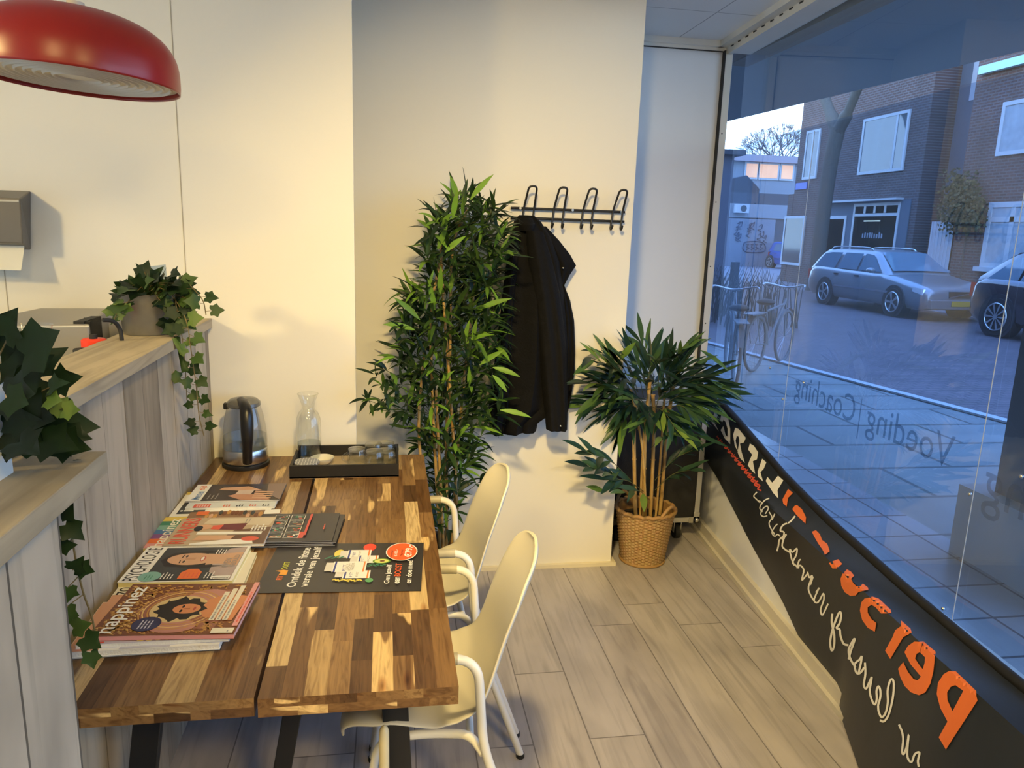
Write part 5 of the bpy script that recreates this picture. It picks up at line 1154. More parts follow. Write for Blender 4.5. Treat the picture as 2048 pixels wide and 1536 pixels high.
mb = MB(); mb.lathe([(0, 0.0), (0.024, 0.0), (0.040, 0.020), (0.044, 0.0275), (0, 0.0275)], (dx_, dy_, TZ+0.0068), 32); mb.build('coaster_stand', mat('porcelain', (0.74, 0.72, 0.62), 0.2), cs, smooth=40)
def make_mug(label):
    t = thing('glass_mug', label, 'glass mug', (0, 0, 0))
    mb = MB(); mb.lathe([(0.0355, 0.0), (0.0365, 0.002), (0.0345, 0.055), (0.032, 0.060), (0.0325, 0.066), (0.031, 0.0675), (0.0, 0.0675)], (0, 0, 0), 32); mb.build('glass_body', clear, t, smooth=50, local=True)
    mb = MB(); mb.lathe([(0.0, 0.059), (0.030, 0.059), (0.030, 0.0585), (0.0325, 0.001), (0.0345, 0.001)], (0, 0, 0), 32); mb.build('inner_wall', clear, t, smooth=50, local=True)
    mb = MB(); mb.tube([(-0.033-0.022*math.sin(math.pi*k/12), 0, 0.010+0.040*k/12) for k in range(13)], 0.0042, 8); mb.build('handle', clear, t, smooth=60, local=True)
    return t
mug = make_mug('upturned glass mug on the tray, leftmost with its handle to the left')
spots = [(-0.138, 2.745, 0), (-0.072, 2.715, 1.2), (0.000-0.028, 2.722, 4.4), (-0.078, 2.812, 2.0), (-0.030, 2.822, 3.7)]
ml = ['upturned glass mug on the tray, leftmost with its handle to the left', 'upturned glass mug at the tray front, middle of the five', 'upturned glass mug at the tray front right corner', 'upturned glass mug behind the middle front mug on the tray', 'upturned glass mug at the tray back right corner']
for i, (x, y, a) in enumerate(spots):
    o = mug if i == 0 else copy_tree(mug); o.location = (x, y, TZ+0.0065); o.rotation_euler = (0, 0, a); o['label'] = ml[i]; o['group'] = 'upturned glass mugs on the tray'
# ================================================================== dividers
divm = planks_mat('weathered_boards', [(0, (0.30, 0.24, 0.17)), (0.3, (0.40, 0.335, 0.245)), (0.6, (0.46, 0.395, 0.30)), (1, (0.52, 0.455, 0.355))], 0.146, 9, sx=17, sy=1.3, groove=0.0016, dark=0.25, rough=0.75, knots=0.38, grain=0.30, blotch=0.30, bump=0.6)
capm = planks_mat('weathered_cap', [(0, (0.46, 0.385, 0.26)), (1, (0.50, 0.42, 0.29))], 9, 9, sx=22, sy=1.6, groove=0, rough=0.8, knots=0.2, grain=0.30, blotch=0.25, bump=0.5)
def board_wall(name, parent, xa, ya, xb, yb2, z0, z1, th, seed, wd=0.146):
    # upright boards on the face from (xa,ya) to (xb,yb2); thickness goes to -x
    rnd = random.Random(seed); mb = MB(); L = math.hypot(xb-xa, yb2-ya); n = int(L/wd+0.999)
    for i in range(n):
        a, b = i*wd, min(L, (i+1)*wd); mb.cur = rnd.random(); ta, tb = a/L, b/L; o = rnd.random()*5; lift = rnd.uniform(0, 0.002)
        A = Vector((xa+(xb-xa)*ta+lift, ya+(yb2-ya)*ta, 0)); B = Vector((xa+(xb-xa)*tb+lift, ya+(yb2-ya)*tb, 0))
        mb.add([(A.x, A.y, z0), (B.x, B.y, z0), (B.x, B.y, z1), (A.x, A.y, z1), (A.x-th, A.y, z0), (B.x-th, B.y, z0), (B.x-th, B.y, z1), (A.x-th, A.y, z1)],
               [(0, 1, 2, 3), (5, 4, 7, 6), (4, 0, 3, 7), (1, 5, 6, 2), (3, 2, 6, 7)], [[(0, o), (b-a, o), (b-a, o+z1-z0), (0, o+z1-z0)]]*2+[[(0.03, o), (0.11, o), (0.11, o+z1-z0), (0.03, o+z1-z0)]]*2+[[(0, 0)]*4])
    return mb.build(name, divm, parent)
def cap_board(parent, quad, z0, z1):
    mb = MB(); mb.cur = 0.5; o = 3.0
    V = [Vector((x, y, z0)) for x, y in quad]+[Vector((x, y, z1)) for x, y in quad]
    def uvq(idx): return [(V[k].x+5+V[k].z*0.9, V[k].y+o) for k in idx]
    F = [(3, 2, 1, 0), (4, 5, 6, 7), (0, 1, 5, 4), (1, 2, 6, 5), (2, 3, 7, 6), (3, 0, 4, 7)]
    mb.add(V, F, [uvq(f) for f in F]); return mb.build('cap_board', capm, parent, bevel=0.0015)
dv = thing('wooden_divider', 'whitewashed plank divider with a flat cap running along the table to the back wall', 'room divider', (-0.76, 2.0, 0))
board_wall('plank_face', dv, -0.676, 1.10, -0.690, PL-0.002, 0, 1.262, 0.14, 5)
cap_board(dv, [(-0.650, 1.08), (-0.672, PL-0.002), (-0.862, PL-0.002), (-0.842, 1.08)], 1.262, 1.2965)
dv2 = thing('wooden_divider', 'whitewashed plank divider end in the near left corner, closer to the camera than the table', 'room divider', (-0.62, 0.2, 0))
board_wall('plank_face', dv2, -0.474, -0.85, -0.482, 1.100, 0, 1.262, 0.18, 9, 0.150)
cap_board(dv2, [(-0.425, -0.85), (-0.447, 1.205), (-0.80, 1.205), (-0.80, -0.85)], 1.262, 1.2965)
mb = MB(); mb.box((-0.565, 0.45, 1.2965), (-0.537, 1.106, CEIL)); struct('wall_end_panel', mb, white)

# ================================================================== pendant lamp
pc = aty(156, 165, 1.92)
pl_ = thing('pendant_lamp', 'red dome pendant lamp with a ringed white underside hanging at the top left', 'pendant lamp', tuple(pc)); pl_.rotation_euler = (R(-1.0), R(2.5), 0)
redm = mat('lamp_red', (0.27, 0.010, 0.005), 0.32, var=0.03)
whl = mat('lamp_inner', (0.62, 0.58, 0.50), 0.5)
RR = 0.212
mb = MB(); prof = [(RR, 0.0), (RR+0.0005, 0.02), (RR-0.003, 0.055), (RR-0.014, 0.084), (RR-0.036, 0.110), (RR-0.068, 0.129), (RR-0.105, 0.141), (RR-0.15, 0.146), (0.03, 0.148), (0.0, 0.148)]
mb.lathe([(p.x, p.z) for p in smooth_path([(a, 0, b) for a, b in prof], 4)], (0, 0, 0), 72); mb.build('lamp_shade', redm, pl_, smooth=60, local=True, solid=0.003)
mb = MB(); mb.lathe([(0.0, 0.012), (0.035, 0.012)]+[q for k in range(9) for q in ((0.045+k*0.018, 0.012), (0.0475+k*0.018, 0.007), (0.050+k*0.018, 0.007), (0.0525+k*0.018, 0.012))]+[(RR-0.003, 0.012)], (0, 0, 0), 72); mb.build('ring_louvre', whl, pl_, smooth=30, local=True)
mb = MB(); mb.cyl((0, 0, 0.146), (0, 0, 0.17), 0.018, 16); mb.build('cord_cup', whl, pl_, smooth=40, local=True)
mb = MB(); mb.cyl(pc+Vector((0.008, -0.012, 0.200)), Vector((pc.x+0.008, pc.y-0.012, CEIL)), 0.0032, 8); mb.build('cord', white, pl_, smooth=60)

# ================================================================== paper towel dispenser
dp = thing('towel_dispenser', 'grey steel paper towel dispenser on the wall at the left edge with paper hanging out', 'paper towel dispenser', (-1.40, PL, 1.53))
dgm = mat('dispenser_grey', (0.15, 0.135, 0.115), 0.35, 0.45)
mb = MB(); bx0 = -1.62; A = [aty(62, 382, PL-.001), aty(62, 500, PL-.001)]; B = [aty(40, 397, 2.79), aty(46, 487, 2.79)]
mb.add([(bx0, PL-.001, A[0].z), A[0], A[1], (bx0, PL-.001, A[1].z), (bx0+.03, 2.79, B[0].z), B[0], B[1], (bx0+.03, 2.79, B[1].z)], [(4, 5, 6, 7)[::-1], (0, 1, 5, 4)[::-1], (1, 2, 6, 5)[::-1], (2, 3, 7, 6)[::-1], (3, 0, 4, 7)[::-1], (0, 1, 2, 3)]); mb.build('housing', dgm, dp, bevel=0.004)
mb = MB(); mb.box((bx0+.04, 2.787, B[0].z-.012), (B[0].x-.004, 2.790, B[0].z-.006)); mb.build('cover_seam', mat('seam_light', (0.5, 0.47, 0.4), 0.4), dp)
mb = MB(); ptw = aty(47, 497, 2.82); pbt = aty(42, 541, 2.80)
mb.add([(bx0+.05, 2.83, ptw.z+.02), (ptw.x, 2.83, ptw.z+.02), (ptw.x, 2.825, ptw.z), (bx0+.05, 2.825, ptw.z), (pbt.x, 2.80, pbt.z), (bx0+.05, 2.80, pbt.z+.004)], [(0, 1, 2, 3), (3, 2, 4, 5)]); mb.build('paper_towel', mat('towel_paper', (0.72, 0.70, 0.60), 0.8), dp)

# ================================================================== kitchen side
kc = thing('kitchen_counter', 'grey kitchen counter almost hidden behind the plank divider', 'counter', (-1.5, 2.0, 0))
mb = MB(); mb.box((-2.6, 1.25, 0.86), (-0.865, PL-.002, 0.90)); mb.build('worktop', mat('worktop_grey', (0.3, 0.3, 0.29), 0.4), kc)
mb = MB(); mb.box((-2.58, 1.30, 0.0), (-0.885, PL-.004, 0.86)); mb.build('cabinet_body', white, kc)
ap = thing('coffee_machine', 'wide grey machine housing behind the divider, left of the potted ivy', 'appliance', (-1.02, 2.5, 0.90))
apm = mat('appliance_grey', (0.33, 0.31, 0.27), 0.38, 0.25, var=0.03)
q = [atz(-90, 652, 1.328), atz(178, 650, 1.328), atz(216, 617, 1.328), atz(80, 617, 1.328)]
q = [Vector((v.x, min(v.y, PL-.01), 0)) for v in q]
mb = MB(); mb.add([(v.x, v.y, 0.90) for v in q]+[(v.x, v.y, 1.330) for v in q], [(3, 2, 1, 0), (4, 5, 6, 7), (0, 1, 5, 4), (1, 2, 6, 5), (2, 3, 7, 6), (3, 0, 4, 7)]); mb.build('housing', apm, ap, bevel=0.006)
mb = MB(); d1 = (q[1]-q[0]).normalized(); mb.add([v+Vector((0, -0.001, z)) for v in (q[0], q[1]) for z in (1.322, 1.3255)], [(0, 2, 3, 1)]); mb.build('top_edge_line', mat('bright_edge', (0.75, 0.72, 0.62), 0.3), ap)
mb = MB(); v0 = q[1]; dd = (q[2]-q[1]).normalized()
for k in range(7): a = v0+dd*(0.02+0.016*k); mb.box((a.x-0.030, a.y-.004, 1.27), (a.x+0.002, a.y+.004, 1.336))
a = v0+dd*0.07; mb.box((a.x-.03, a.y-.065, 1.262), (a.x+0.000, a.y+.075, 1.338)); mb.build('vent_grille', rubber, ap)
mb = MB(); mb.tube(smooth_path([aty(205, 640, 2.30), aty(225, 642, 2.32), aty(238, 655, 2.34), aty(243, 675, 2.34), aty(246, 720, 2.34)], 5), 0.006, 8); mb.build('cable', rubber, ap, smooth=60)
def bottle(px, pyt, y, label, capm_, bodym, r, nozzle):
    P = aty(px, pyt, y); t = thing('soap_bottle', label, 'bottle', (P.x, P.y, 0.90)); zt = P.z
    mb = MB(); mb.lathe([(0, 0.90), (r, 0.90), (r, zt-0.055), (r*0.8, zt-0.035), (r*0.8, zt-0.028), (0, zt-0.028)], (P.x, P.y, 0), 24); mb.build('bottle_body', bodym, t, smooth=40)
    mb = MB(); mb.lathe([(0, zt-0.028), (r*0.97, zt-0.028), (r, zt-0.024), (r, zt-0.004), (r*0.85, zt), (0, zt)], (P.x, P.y, 0), 28); mb.build('cap', capm_, t, smooth=40)
    if nozzle: mb = MB(); mb.lathe([(0, zt), (0.011, zt), (0.010, zt+0.012), (0, zt+0.012)], (P.x, P.y, 0), 14); mb.build('nozzle', rubber, t, smooth=40)
redcap = mat('cap_red', (0.85, 0.05, 0.01), 0.4); 
bottle(187, 677, 2.345, 'bottle with a bright orange red cap peeking over the divider cap', redcap, mat('bottle_white', (0.6, 0.6, 0.58), 0.4), 0.034, True)
bottle(161, 697, 2.27, 'bottle with a flat black cap just left of the orange capped bottle', rubber, mat('bottle_white', (0.6, 0.6, 0.58), 0.4), 0.020, False)
P = aty(50, 650, 2.05); gb = thing('glass_bowl', 'clear glass bowl partly hidden by the near ivy, in front of the grey machine', 'bowl', (P.x, P.y, 0.90))
mb = MB(); mb.lathe([(0.0, 0.90), (0.04, 0.90), (0.012, 0.93), (0.012, P.z-0.10), (0.035, P.z-0.06), (0.058, P.z-0.01), (0.062, P.z)], (P.x, P.y, 0), 36); mb.build('glass_body', clear, gb, smooth=60)
P = aty(302, 552, 2.60); cd_ = thing('photo_card', 'small blue and white photo card standing behind the potted ivy', 'card', (P.x, P.y, 1.2965))
mb = MB(); mb.cyl((P.x, P.y, 1.2965), (P.x, P.y, P.z), 0.002, 6); mb.lathe([(0, 1.2965), (0.012, 1.2965), (0.012, 1.301), (0, 1.301)], (P.x, P.y, 0), 16); mb.build('card_stand', steel, cd_)
c4 = [aty(272, 536, 2.60), aty(331, 529, 2.60), aty(334, 562, 2.60), aty(275, 566, 2.60)]
mb = MB(); mb.prism(c4, (0, 0.0015, 0)); mb.build('card', mat('card_blue', (0.34, 0.42, 0.50), 0.5), cd_)
mb = MB(); c5 = [aty(272, 536, 2.599), aty(296, 533, 2.599), aty(299, 565, 2.599), aty(275, 566, 2.599)]; mb.add(c5, [(0, 1, 2, 3)]); mb.build('card_print', mat('card_white', (0.62, 0.60, 0.56), 0.5), cd_)
P = aty(1140, -4, 2.2); sd = thing('smoke_detector', 'white round ceiling fitting just cut by the top of the picture above the pier', 'smoke detector', (P.x, P.y, CEIL-0.03))
mb = MB(); mb.lathe([(0, CEIL), (0.045, CEIL), (0.045, CEIL-0.02), (0.035, CEIL-0.03), (0, CEIL-0.03)], (P.x, P.y, 0), 28); mb.build('detector_body', white, sd, smooth=40)
# ================================================================== outside
pav = brick_mat('pavement_tiles', (0.30, 0.32, 0.35), (0.34, 0.36, 0.39), (0.07, 0.07, 0.08), 0.30, 0.30, 'XY', 0.008, 0.22)
pav.node_tree.nodes['Brick Texture'].offset = 0.0
road = brick_mat('street_bricks', (0.105, 0.08, 0.092), (0.135, 0.10, 0.108), (0.05, 0.045, 0.052), 0.21, 0.10, 'XY', 0.012, 0.6)
slabm_ = brick_mat('verge_slabs', (0.15, 0.17, 0.165), (0.18, 0.20, 0.195), (0.04, 0.05, 0.05), 1.2, 0.6, 'XY', 0.02, 0.6)
farp = mat('far_pavement', (0.17, 0.17, 0.19), 0.7)
C0, C1 = Vector((4.5, 12.6, 0)), Vector((6.55, 1.8, 0))      # kerb line
def cx_(y): return C0.x+(C1.x-C0.x)*(y-C0.y)/(C1.y-C0.y)
def gnd(name, quad, z, m): mb = MB(); mb.add([(x, y, z) for x, y in quad], [(0, 1, 2, 3)]); return struct(name, mb, m)
gnd('ground_street', [(cx_(-20)-1, -20), (16, -20), (16, 71), (cx_(70)-8, 71)], -0.010, road)
gnd('ground_far_pavement', [(13.2, -20), (70, -20), (70, 90), (13.2, 90)], 0.0, farp)
gnd('ground_back_yard', [(-30, 70), (13.2, 70), (13.2, 110), (-30, 110)], 0.0, farp)
gnd('ground_pavement', [(1.40, -20), (3.3, -20), (3.05, 20), (1.88, 20)], -0.004, pav)
gnd('ground_verge', [(3.2, -20), (cx_(-20)+.02, -20), (cx_(30)+.02, 30), (2.9, 20)], -0.006, slabm_)
kb = MB(); n0 = (C1-C0).normalized(); A = Vector((cx_(-12), -12, 0)); B = Vector((cx_(22), 22, 0)); sd_ = Vector((n0.y, -n0.x, 0))*0.12
kb.add([A, A-sd_, B-sd_, B, A+Vector((0,0,.02)), A-sd_+Vector((0,0,.02)), B-sd_+Vector((0,0,.02)), B+Vector((0,0,.02))], [(3,2,1,0),(4,5,6,7),(0,1,5,4),(1,2,6,5),(2,3,7,6),(3,0,4,7)]); struct('trim_kerb', kb, mat('kerb_stone', (0.42, 0.44, 0.46), 0.6))
# canopy above the pavement
cn = MB(); cn.box((0, 0, 0), (1, 1, 1)); cn = MB()
q = [(2.0, -4.0), (4.55, -4.0), (3.30, 14.5), (2.0, 14.5)]
a = Vector((3.643, 8.197, 0)); b = Vector((4.042, 4.577, 0)); sl_ = (a.x-b.x)/(a.y-b.y)
q = [(1.96, -4.0), (b.x+sl_*(-4-b.y), -4.0), (b.x+sl_*(16-b.y), 16.0), (1.96, 16.0)]
cn.add([(x, y, 2.90) for x, y in q]+[(x, y, 3.12) for x, y in q], [(0, 1, 2, 3), (7, 6, 5, 4), (0, 4, 5, 1), (1, 5, 6, 2), (2, 6, 7, 3), (3, 7, 4, 0)])
struct('ceiling_canopy', cn, mat('canopy_soffit', (0.25, 0.32, 0.37), 0.8, var=0.05, scale=1.2))
mb = MB(); mb.box((1.9, -4.4, 2.62), (2.02, NY+0.3, 3.1)); struct('wall_header_outside', mb, mat('outer_render', (0.25, 0.24, 0.23), 0.8))
# pillar on the pavement
pr = MB(); pr.box((3.03, 2.55, -0.004), (3.85, 3.39, 0.385)); struct('pillar_base', pr, mat('pillar_plinth', (0.30, 0.32, 0.34), 0.7, var=0.1))
pr = MB(); pr.box((3.13, 2.65, 0.385), (3.75, 3.26, 2.90)); struct('pillar_shaft', pr, mat('pillar_dark', (0.075, 0.08, 0.085), 0.55, var=0.2))
pr = MB(); pr.cyl((3.09, 2.95, 0.40), (3.09, 2.95, 2.9), 0.035, 14); struct('trim_downpipe', pr, mat('pipe_grey', (0.16, 0.18, 0.20), 0.5), smooth=60)

FX = 15.0        # house fronts
bk = brick_mat('dark_brick', (0.095, 0.048, 0.042), (0.07, 0.036, 0.034), (0.13, 0.125, 0.13), 0.22, 0.075, 'YZ', 0.014)
bk2 = brick_mat('red_brick', (0.125, 0.056, 0.045), (0.09, 0.042, 0.037), (0.13, 0.115, 0.12), 0.22, 0.075, 'YZ', 0.014)
wfm = mat('window_white_paint', (0.52, 0.54, 0.55), 0.5); hgl = mat('house_glass', (0.10, 0.13, 0.15), 0.06, var=0.5, scale=1.4, spec=1.0); hdk = mat('dark_shop_glass', (0.03, 0.035, 0.04), 0.06, spec=1.0)
rend = mat('grey_render', (0.085, 0.115, 0.155), 0.75); curt = mat('net_curtain', (0.36, 0.41, 0.44), 0.8, var=0.3, scale=6, bump=0.6, bscale=8)
def fy(px, py): return atx(px, py, FX)
def house(label, y0, y1, z1, m, depth=8.0, name='brick_house'):
    t = thing(name, label, 'house', (FX, (y0+y1)/2, 0)); mb = MB(); mb.box((FX, y0, 0), (FX+depth, y1, z1)); mb.build('wall', m, t); return t
def win(t, P, fw=0.10, pm=None, bars_v=(), bars_h=(), name='window'):
    # P = top-left and bottom-right photo corners of the frame on the facade
    a, b = fy(*P[0]), fy(*P[1]); ya, yb_ = max(a.y, b.y), min(a.y, b.y); za, zb = max(a.z, b.z), min(a.z, b.z)
    mb = MB(); x0, x1 = FX-0.05, FX+0.0
    mb.box((x0, yb_, zb), (x1, ya, zb+fw)); mb.box((x0, yb_, za-fw), (x1, ya, za)); mb.box((x0, yb_, zb+fw), (x1, yb_+fw, za-fw)); mb.box((x0, ya-fw, zb+fw), (x1, ya, za-fw))
    for f in bars_v: y = ya+(yb_-ya)*f; mb.box((x0+.005, y-fw/2, zb+fw), (x1, y+fw/2, za-fw))
    for f in bars_h: z = za+(zb-za)*f; mb.box((x0+.005, yb_+fw, z-fw/2), (x1, ya-fw, z+fw/2))
    fr = mb.build('window_frame' if name == 'window' else 'door_frame', wfm, t)
    g = MB(); g.box((x1-.03, yb_+fw*.5, zb+fw*.5), (x1-.012, ya-fw*.5, za-fw*.5)); g.build('pane' if name == 'window' else 'door_panel', pm or hgl, fr)
    return fr
yL = fy(1602, 260).y; yR = fy(1866, 190).y; yM = fy(1968, 135).y
h1 = house('dark brick house with a shop window and upper window behind the silver station wagon', yR, yL, 9.5, bk)
win(h1, ((1730, 239), (1807, 341)), 0.09, hgl, bars_v=(0.76,)); win(h1, ((1616, 263), (1633, 357)), 0.09, hgl, bars_v=(0.5,))
a, b = fy(1657, 407), fy(1824, 400)
mb = MB(); mb.box((FX-0.03, b.y, 0), (FX, a.y, fy(1735, 403).z)); mb.build('shop_surround', rend, h1)
mb = MB(); mb.box((FX-0.25, fy(1807, 402).y, a.z), (FX, a.y, a.z+0.06)); mb.build('lintel', wfm, h1)
sw = win(h1, ((1711, 408), (1789, 515)), 0.09, hdk, bars_h=(0.22,))
mb = MB(); A = fy(1711, 408); B = fy(1797, 425)
for f in (0.27, 0.5, 0.73): y = A.y+(B.y-A.y)*f; mb.box((FX-0.048, y-.05, B.z), (FX-.002, y+.05, A.z))
mb.build('transom_bars', wfm, sw)
mb = text_mb('studio', lambda u, v: Vector((FX-0.035, fy(1720, 476).y-u, fy(1720, 476).z+v)), 1.1, 0.28) if False else MB()
mb.box((FX-0.042, fy(1750, 430).y-.35, fy(1750, 443).z), (FX-.035, fy(1735, 430).y+.1, fy(1750, 441).z)); 
mb.build('lit_tube_lamp', mat('lit_tube', (0.9, 0.95, 1.0), 0.4, emit=1.2), sw)
L = MB(); rnd = random.Random(3)
for k in range(9):
    y = fy(1727, 470).y-0.12*k; L.box((FX-0.036, y-.045, fy(1740, 476).z), (FX-.033, y+.03, fy(1740, 467).z+rnd.uniform(-.02, .06)))
L.build('window_print', mat('window_print', (0.16, 0.20, 0.26), 0.6), sw)
dr = win(h1, ((1653, 432), (1684, 530)), 0.11, mat('door_dark', (0.06, 0.07, 0.08), 0.3), name='door')
win(h1, ((1578, 415), (1601, 422)), 0.05, hdk) if False else None
mb = MB(); P = fy(1605, 372); mb.box((FX-0.04, min(P.y-0.35, yL-.80), P.z-.12), (FX, min(P.y+.42, yL-.02), P.z+.12)); mb.build('street_sign', mat('sign_blue', (0.03, 0.10, 0.45), 0.4), h1)
mb = MB(); y = fy(1599, 470).y
h0 = house('low corner shop front with a white edged window left of the brick house', yL+0.03, fy(1568, 480).y, 3.3, bk, 6, 'shop_front')
win(h0, ((1572, 432), (1602, 532)), 0.10, hdk, bars_v=())
# set-back link with fence and gate
h2 = thing('set_back_wall', 'blue grey set back wall between the two brick houses', 'house', (FX+1, (yR+yM)/2, 0)); mb = MB(); mb.box((FX+0.8, yM, 0), (FX+5, yR, 7.6)); mb.build('wall', rend, h2)
mb = MB(); mb.box((FX+0.78, yM+.05, 5.55), (FX+0.8, yR-.45, 7.0)); mb.build('pale_panel', mat('pale_panel', (0.45, 0.48, 0.52), 0.7, var=0.15, scale=2), h2)
fen = thing('garden_gate', 'tall white painted gate between the houses behind the silver car bonnet', 'gate', (FX, 17.9, 0))
a, b = fy(1864, 443), fy(1912, 450); mb = MB(); mb.box((FX, b.y, 0), (FX+0.06, a.y, a.z)); mb.build('gate_panel', mat('gate_white', (0.42, 0.45, 0.48), 0.7, var=0.2, scale=5), fen)
mb = MB()
for k in range(7): y = b.y+(a.y-b.y)*(k+0.5)/7; mb.box((FX-.012, y-.008, 0), (FX, y+.008, a.z))
mb.build('gate_ribs', mat('gate_rib', (0.48, 0.52, 0.56), 0.7), fen)
h3 = house('red brick house with white windows at the right edge of the shop window view', 7.5, fy(1914, 400).y-.05, 9.5, bk2)
win(h3, ((2010, 203), (2046, 310)), 0.09, curt) if False else None
a = fy(2010, 205); b = fy(1993, 313)
def win2(t, ya, yb_, za, zb, **k):
    A = Vector((FX, ya, za)); B = Vector((FX, yb_, zb)); P = []
    for q in (A, B):
        d = q-CAM; zc = d.dot(FW); P.append((CXP+F_PX*d.dot(RT)/zc, CYP-F_PX*d.dot(UP)/zc))
    return win(t, P, **k)
win2(h3, a.y, a.y-2.3, a.z, b.z, fw=0.10, pm=curt, bars_v=(0.5,))
a = fy(1982, 405); b = fy(1962, 535)
win2(h3, a.y, a.y-2.2, a.z, b.z, fw=0.13, pm=curt, bars_v=(0.36,), bars_h=(0.26,))
mb = MB(); mb.box((FX-.12, a.y-2.3, b.z-.09), (FX, a.y+.12, b.z+.02)); mb.build('window_sill', wfm, h3)
mb = MB(); y0 = fy(1968, 135).y; mb.box((FX-0.15, 7.6, fy(1968, 150).z), (FX, y0, fy(1968, 134).z)); mb.build('fascia_band', mat('fascia_cyan', (0.35, 0.62, 0.66), 0.5), h3)
# climbing shrub on the house wall
cs_ = thing('climbing_shrub', 'shaggy brown green climber on the brick wall above the white gate', 'climbing plant', (FX, 17.3, 0))
lf = leaf_mat('climber_leaf', [(0, (0.035, 0.04, 0.02)), (0.6, (0.075, 0.08, 0.03)), (1, (0.16, 0.13, 0.05))], 0.7, 0.1)
mb = MB(); rnd = random.Random(8)
for k in range(2600):
    u, v = rnd.gauss(0, 1), rnd.gauss(0, 1)
    px = 1942+u*19; py = 400+v*28+abs(u)*8
    if not (1893 < px < 1990 and 338 < py < 470): continue
    P = fy(px, py); mb.cur = rnd.random(); P.x = FX-rnd.uniform(0.12, 0.42); s = rnd.uniform(0.05, 0.10); d = Vector((rnd.uniform(-1, 1), rnd.uniform(-1, 1), rnd.uniform(-1.3, .5))).normalized()*s; e = d.cross(Vector((1, rnd.random(), 0))).normalized()*s*0.5
    mb.add([P, P+d*0.5+e, P+d, P+d*0.5-e], [(0, 1, 2, 3)])
mb.build('foliage', lf, cs_)
mb = MB(); P = fy(1945, 420); Q = fy(1925, 560); mb.tube(smooth_path([(FX-.05, Q.y, 0), (FX-.08, (P.y+Q.y)/2, 1.2), (FX-.06, P.y, P.z)], 5), 0.02, 7); mb.build('stem', mat('bark', (0.09, 0.075, 0.06), 0.9), cs_)
# forked street tree
tr = thing('street_tree', 'forked bare street tree standing beside the station wagon, before the dark brick house', 'tree', (13.4, 21, 0))
bark = mat('tree_bark', (0.085, 0.085, 0.075), 0.9, var=0.3, scale=12, bump=0.8, bscale=30)
TX = 13.6
def tp(px, py): return atx(px, py, TX)
trunk = [tp(1628, 545), tp(1640, 480), tp(1650, 400), tp(1662, 320), tp(1672, 275), tp(1676, 255)]; trunk[0] = Vector((TX, trunk[0].y, 0)) if False else trunk[0]
base = Vector((TX, trunk[1].y, 0)); trunk = [base]+trunk[1:]
mb = MB(); mb.tube(smooth_path(trunk, 4), [0.30]+[0.23]*((len(trunk)-1)*4), 12)
mb.tube(smooth_path([tp(1676, 262), tp(1664, 235), tp(1648, 190), tp(1630, 130)], 4), [0.20]*5+[0.16]*8, 10); mb.tube(smooth_path([tp(1676, 262), tp(1692, 232), tp(1706, 200), tp(1735, 130)], 4), [0.20]*5+[0.14]*8, 10)
mb.build('trunk', bark, tr, smooth=70)
mb = MB(); rnd = random.Random(5)
def twig(P, d, L, r_, n):
    Q = P+d*L; mb.tube([P, (P+Q)/2+Vector((rnd.uniform(-.1, .1),)*3)*L*.3, Q], [r_, r_*.75, r_*.5], 5)
    if n:
        for k in range(3): twig(Q, (d+Vector((rnd.uniform(-.7, .7), rnd.uniform(-.7, .7), rnd.uniform(-.2, .6)))).normalized(), L*rnd.uniform(.6, .85), r_*.5, n-1)
twig(tp(1630, 130), Vector((0, .4, 1)).normalized(), 1.6, .13, 3); twig(tp(1735, 130), Vector((0, -.5, 1)).normalized(), 1.6, .12, 3); mb.build('branches', bark, tr)

# buildings at the end of the street
def ay(px, py, y): return aty(px, py, y)
YB = 48.0
fb = thing('office_building', 'long pale two storey building with orange lit windows at the end of the street', 'building', (22, YB, 0))
pv = mat('pale_cladding', (0.26, 0.29, 0.33), 0.7); a = ay(1440, 300, YB); b = ay(1640, 340, YB); zt = ay(1530, 313, YB).z
mb = MB(); mb.box((a.x, YB, 0), (b.x+3, YB+8, zt)); mb.build('wall', pv, fb)
zr = ay(1530, 325, YB).z; mb = MB(); mb.box((a.x, YB-.4, zr), (b.x+3, YB, zt+.05)); mb.build('roof_fascia', mat('fascia_rose', (0.40, 0.33, 0.36), 0.6), fb)
litm = mat('lit_window', (1.0, 0.42, 0.22), 0.5, emit=1.5, var=0.35, scale=1.5)
for (x0, x1) in ((1493, 1512), (1520, 1553), (1564, 1583)):
    A, B = ay(x0, 325, YB), ay(x1, 355, YB); zt2, zb2 = ay(1530, 329, YB).z, ay(1530, 356, YB).z
    mb = MB(); mb.box((A.x-.12, YB-.08, zb2-.12), (B.x+.12, YB-.02, zt2+.12)); f = mb.build('window_frame', wfm, fb); mb = MB(); mb.box((A.x, YB-.10, zb2), (B.x, YB-.08, zt2)); mb.build('pane', litm, f)
sh = thing('low_shed', 'low dark flat roofed shed between the graffiti wall and the lit building', 'shed', (22, 44, 0)); a = ay(1462, 384, 44); b = ay(1600, 384, 44)
mb = MB(); mb.box((a.x, 44, 0), (b.x+1, 46.5, a.z)); mb.build('wall', mat('shed_dark', (0.07, 0.08, 0.10), 0.8), sh); mb = MB(); mb.box((a.x, 43.9, ay(1500, 412, 43.9).z-.7), (b.x+1, 44, ay(1500, 408, 43.9).z)); mb.build('pale_fascia', pv, sh)
p0 = ay(1462, 366, 44.5); p1 = ay(1519, 378, 44.5); mb = MB(); mb.prism([(a.x, 44.5, a.z), (p1.x, 44.5, a.z), (p1.x, 44.5, p1.z), (p0.x+1, 44.5, p0.z+.5), (a.x, 44.5, p0.z+.2)], (0, 1, 0)); mb.build('gable_roof', mat('shed_roof', (0.05, 0.055, 0.07), 0.8), sh)
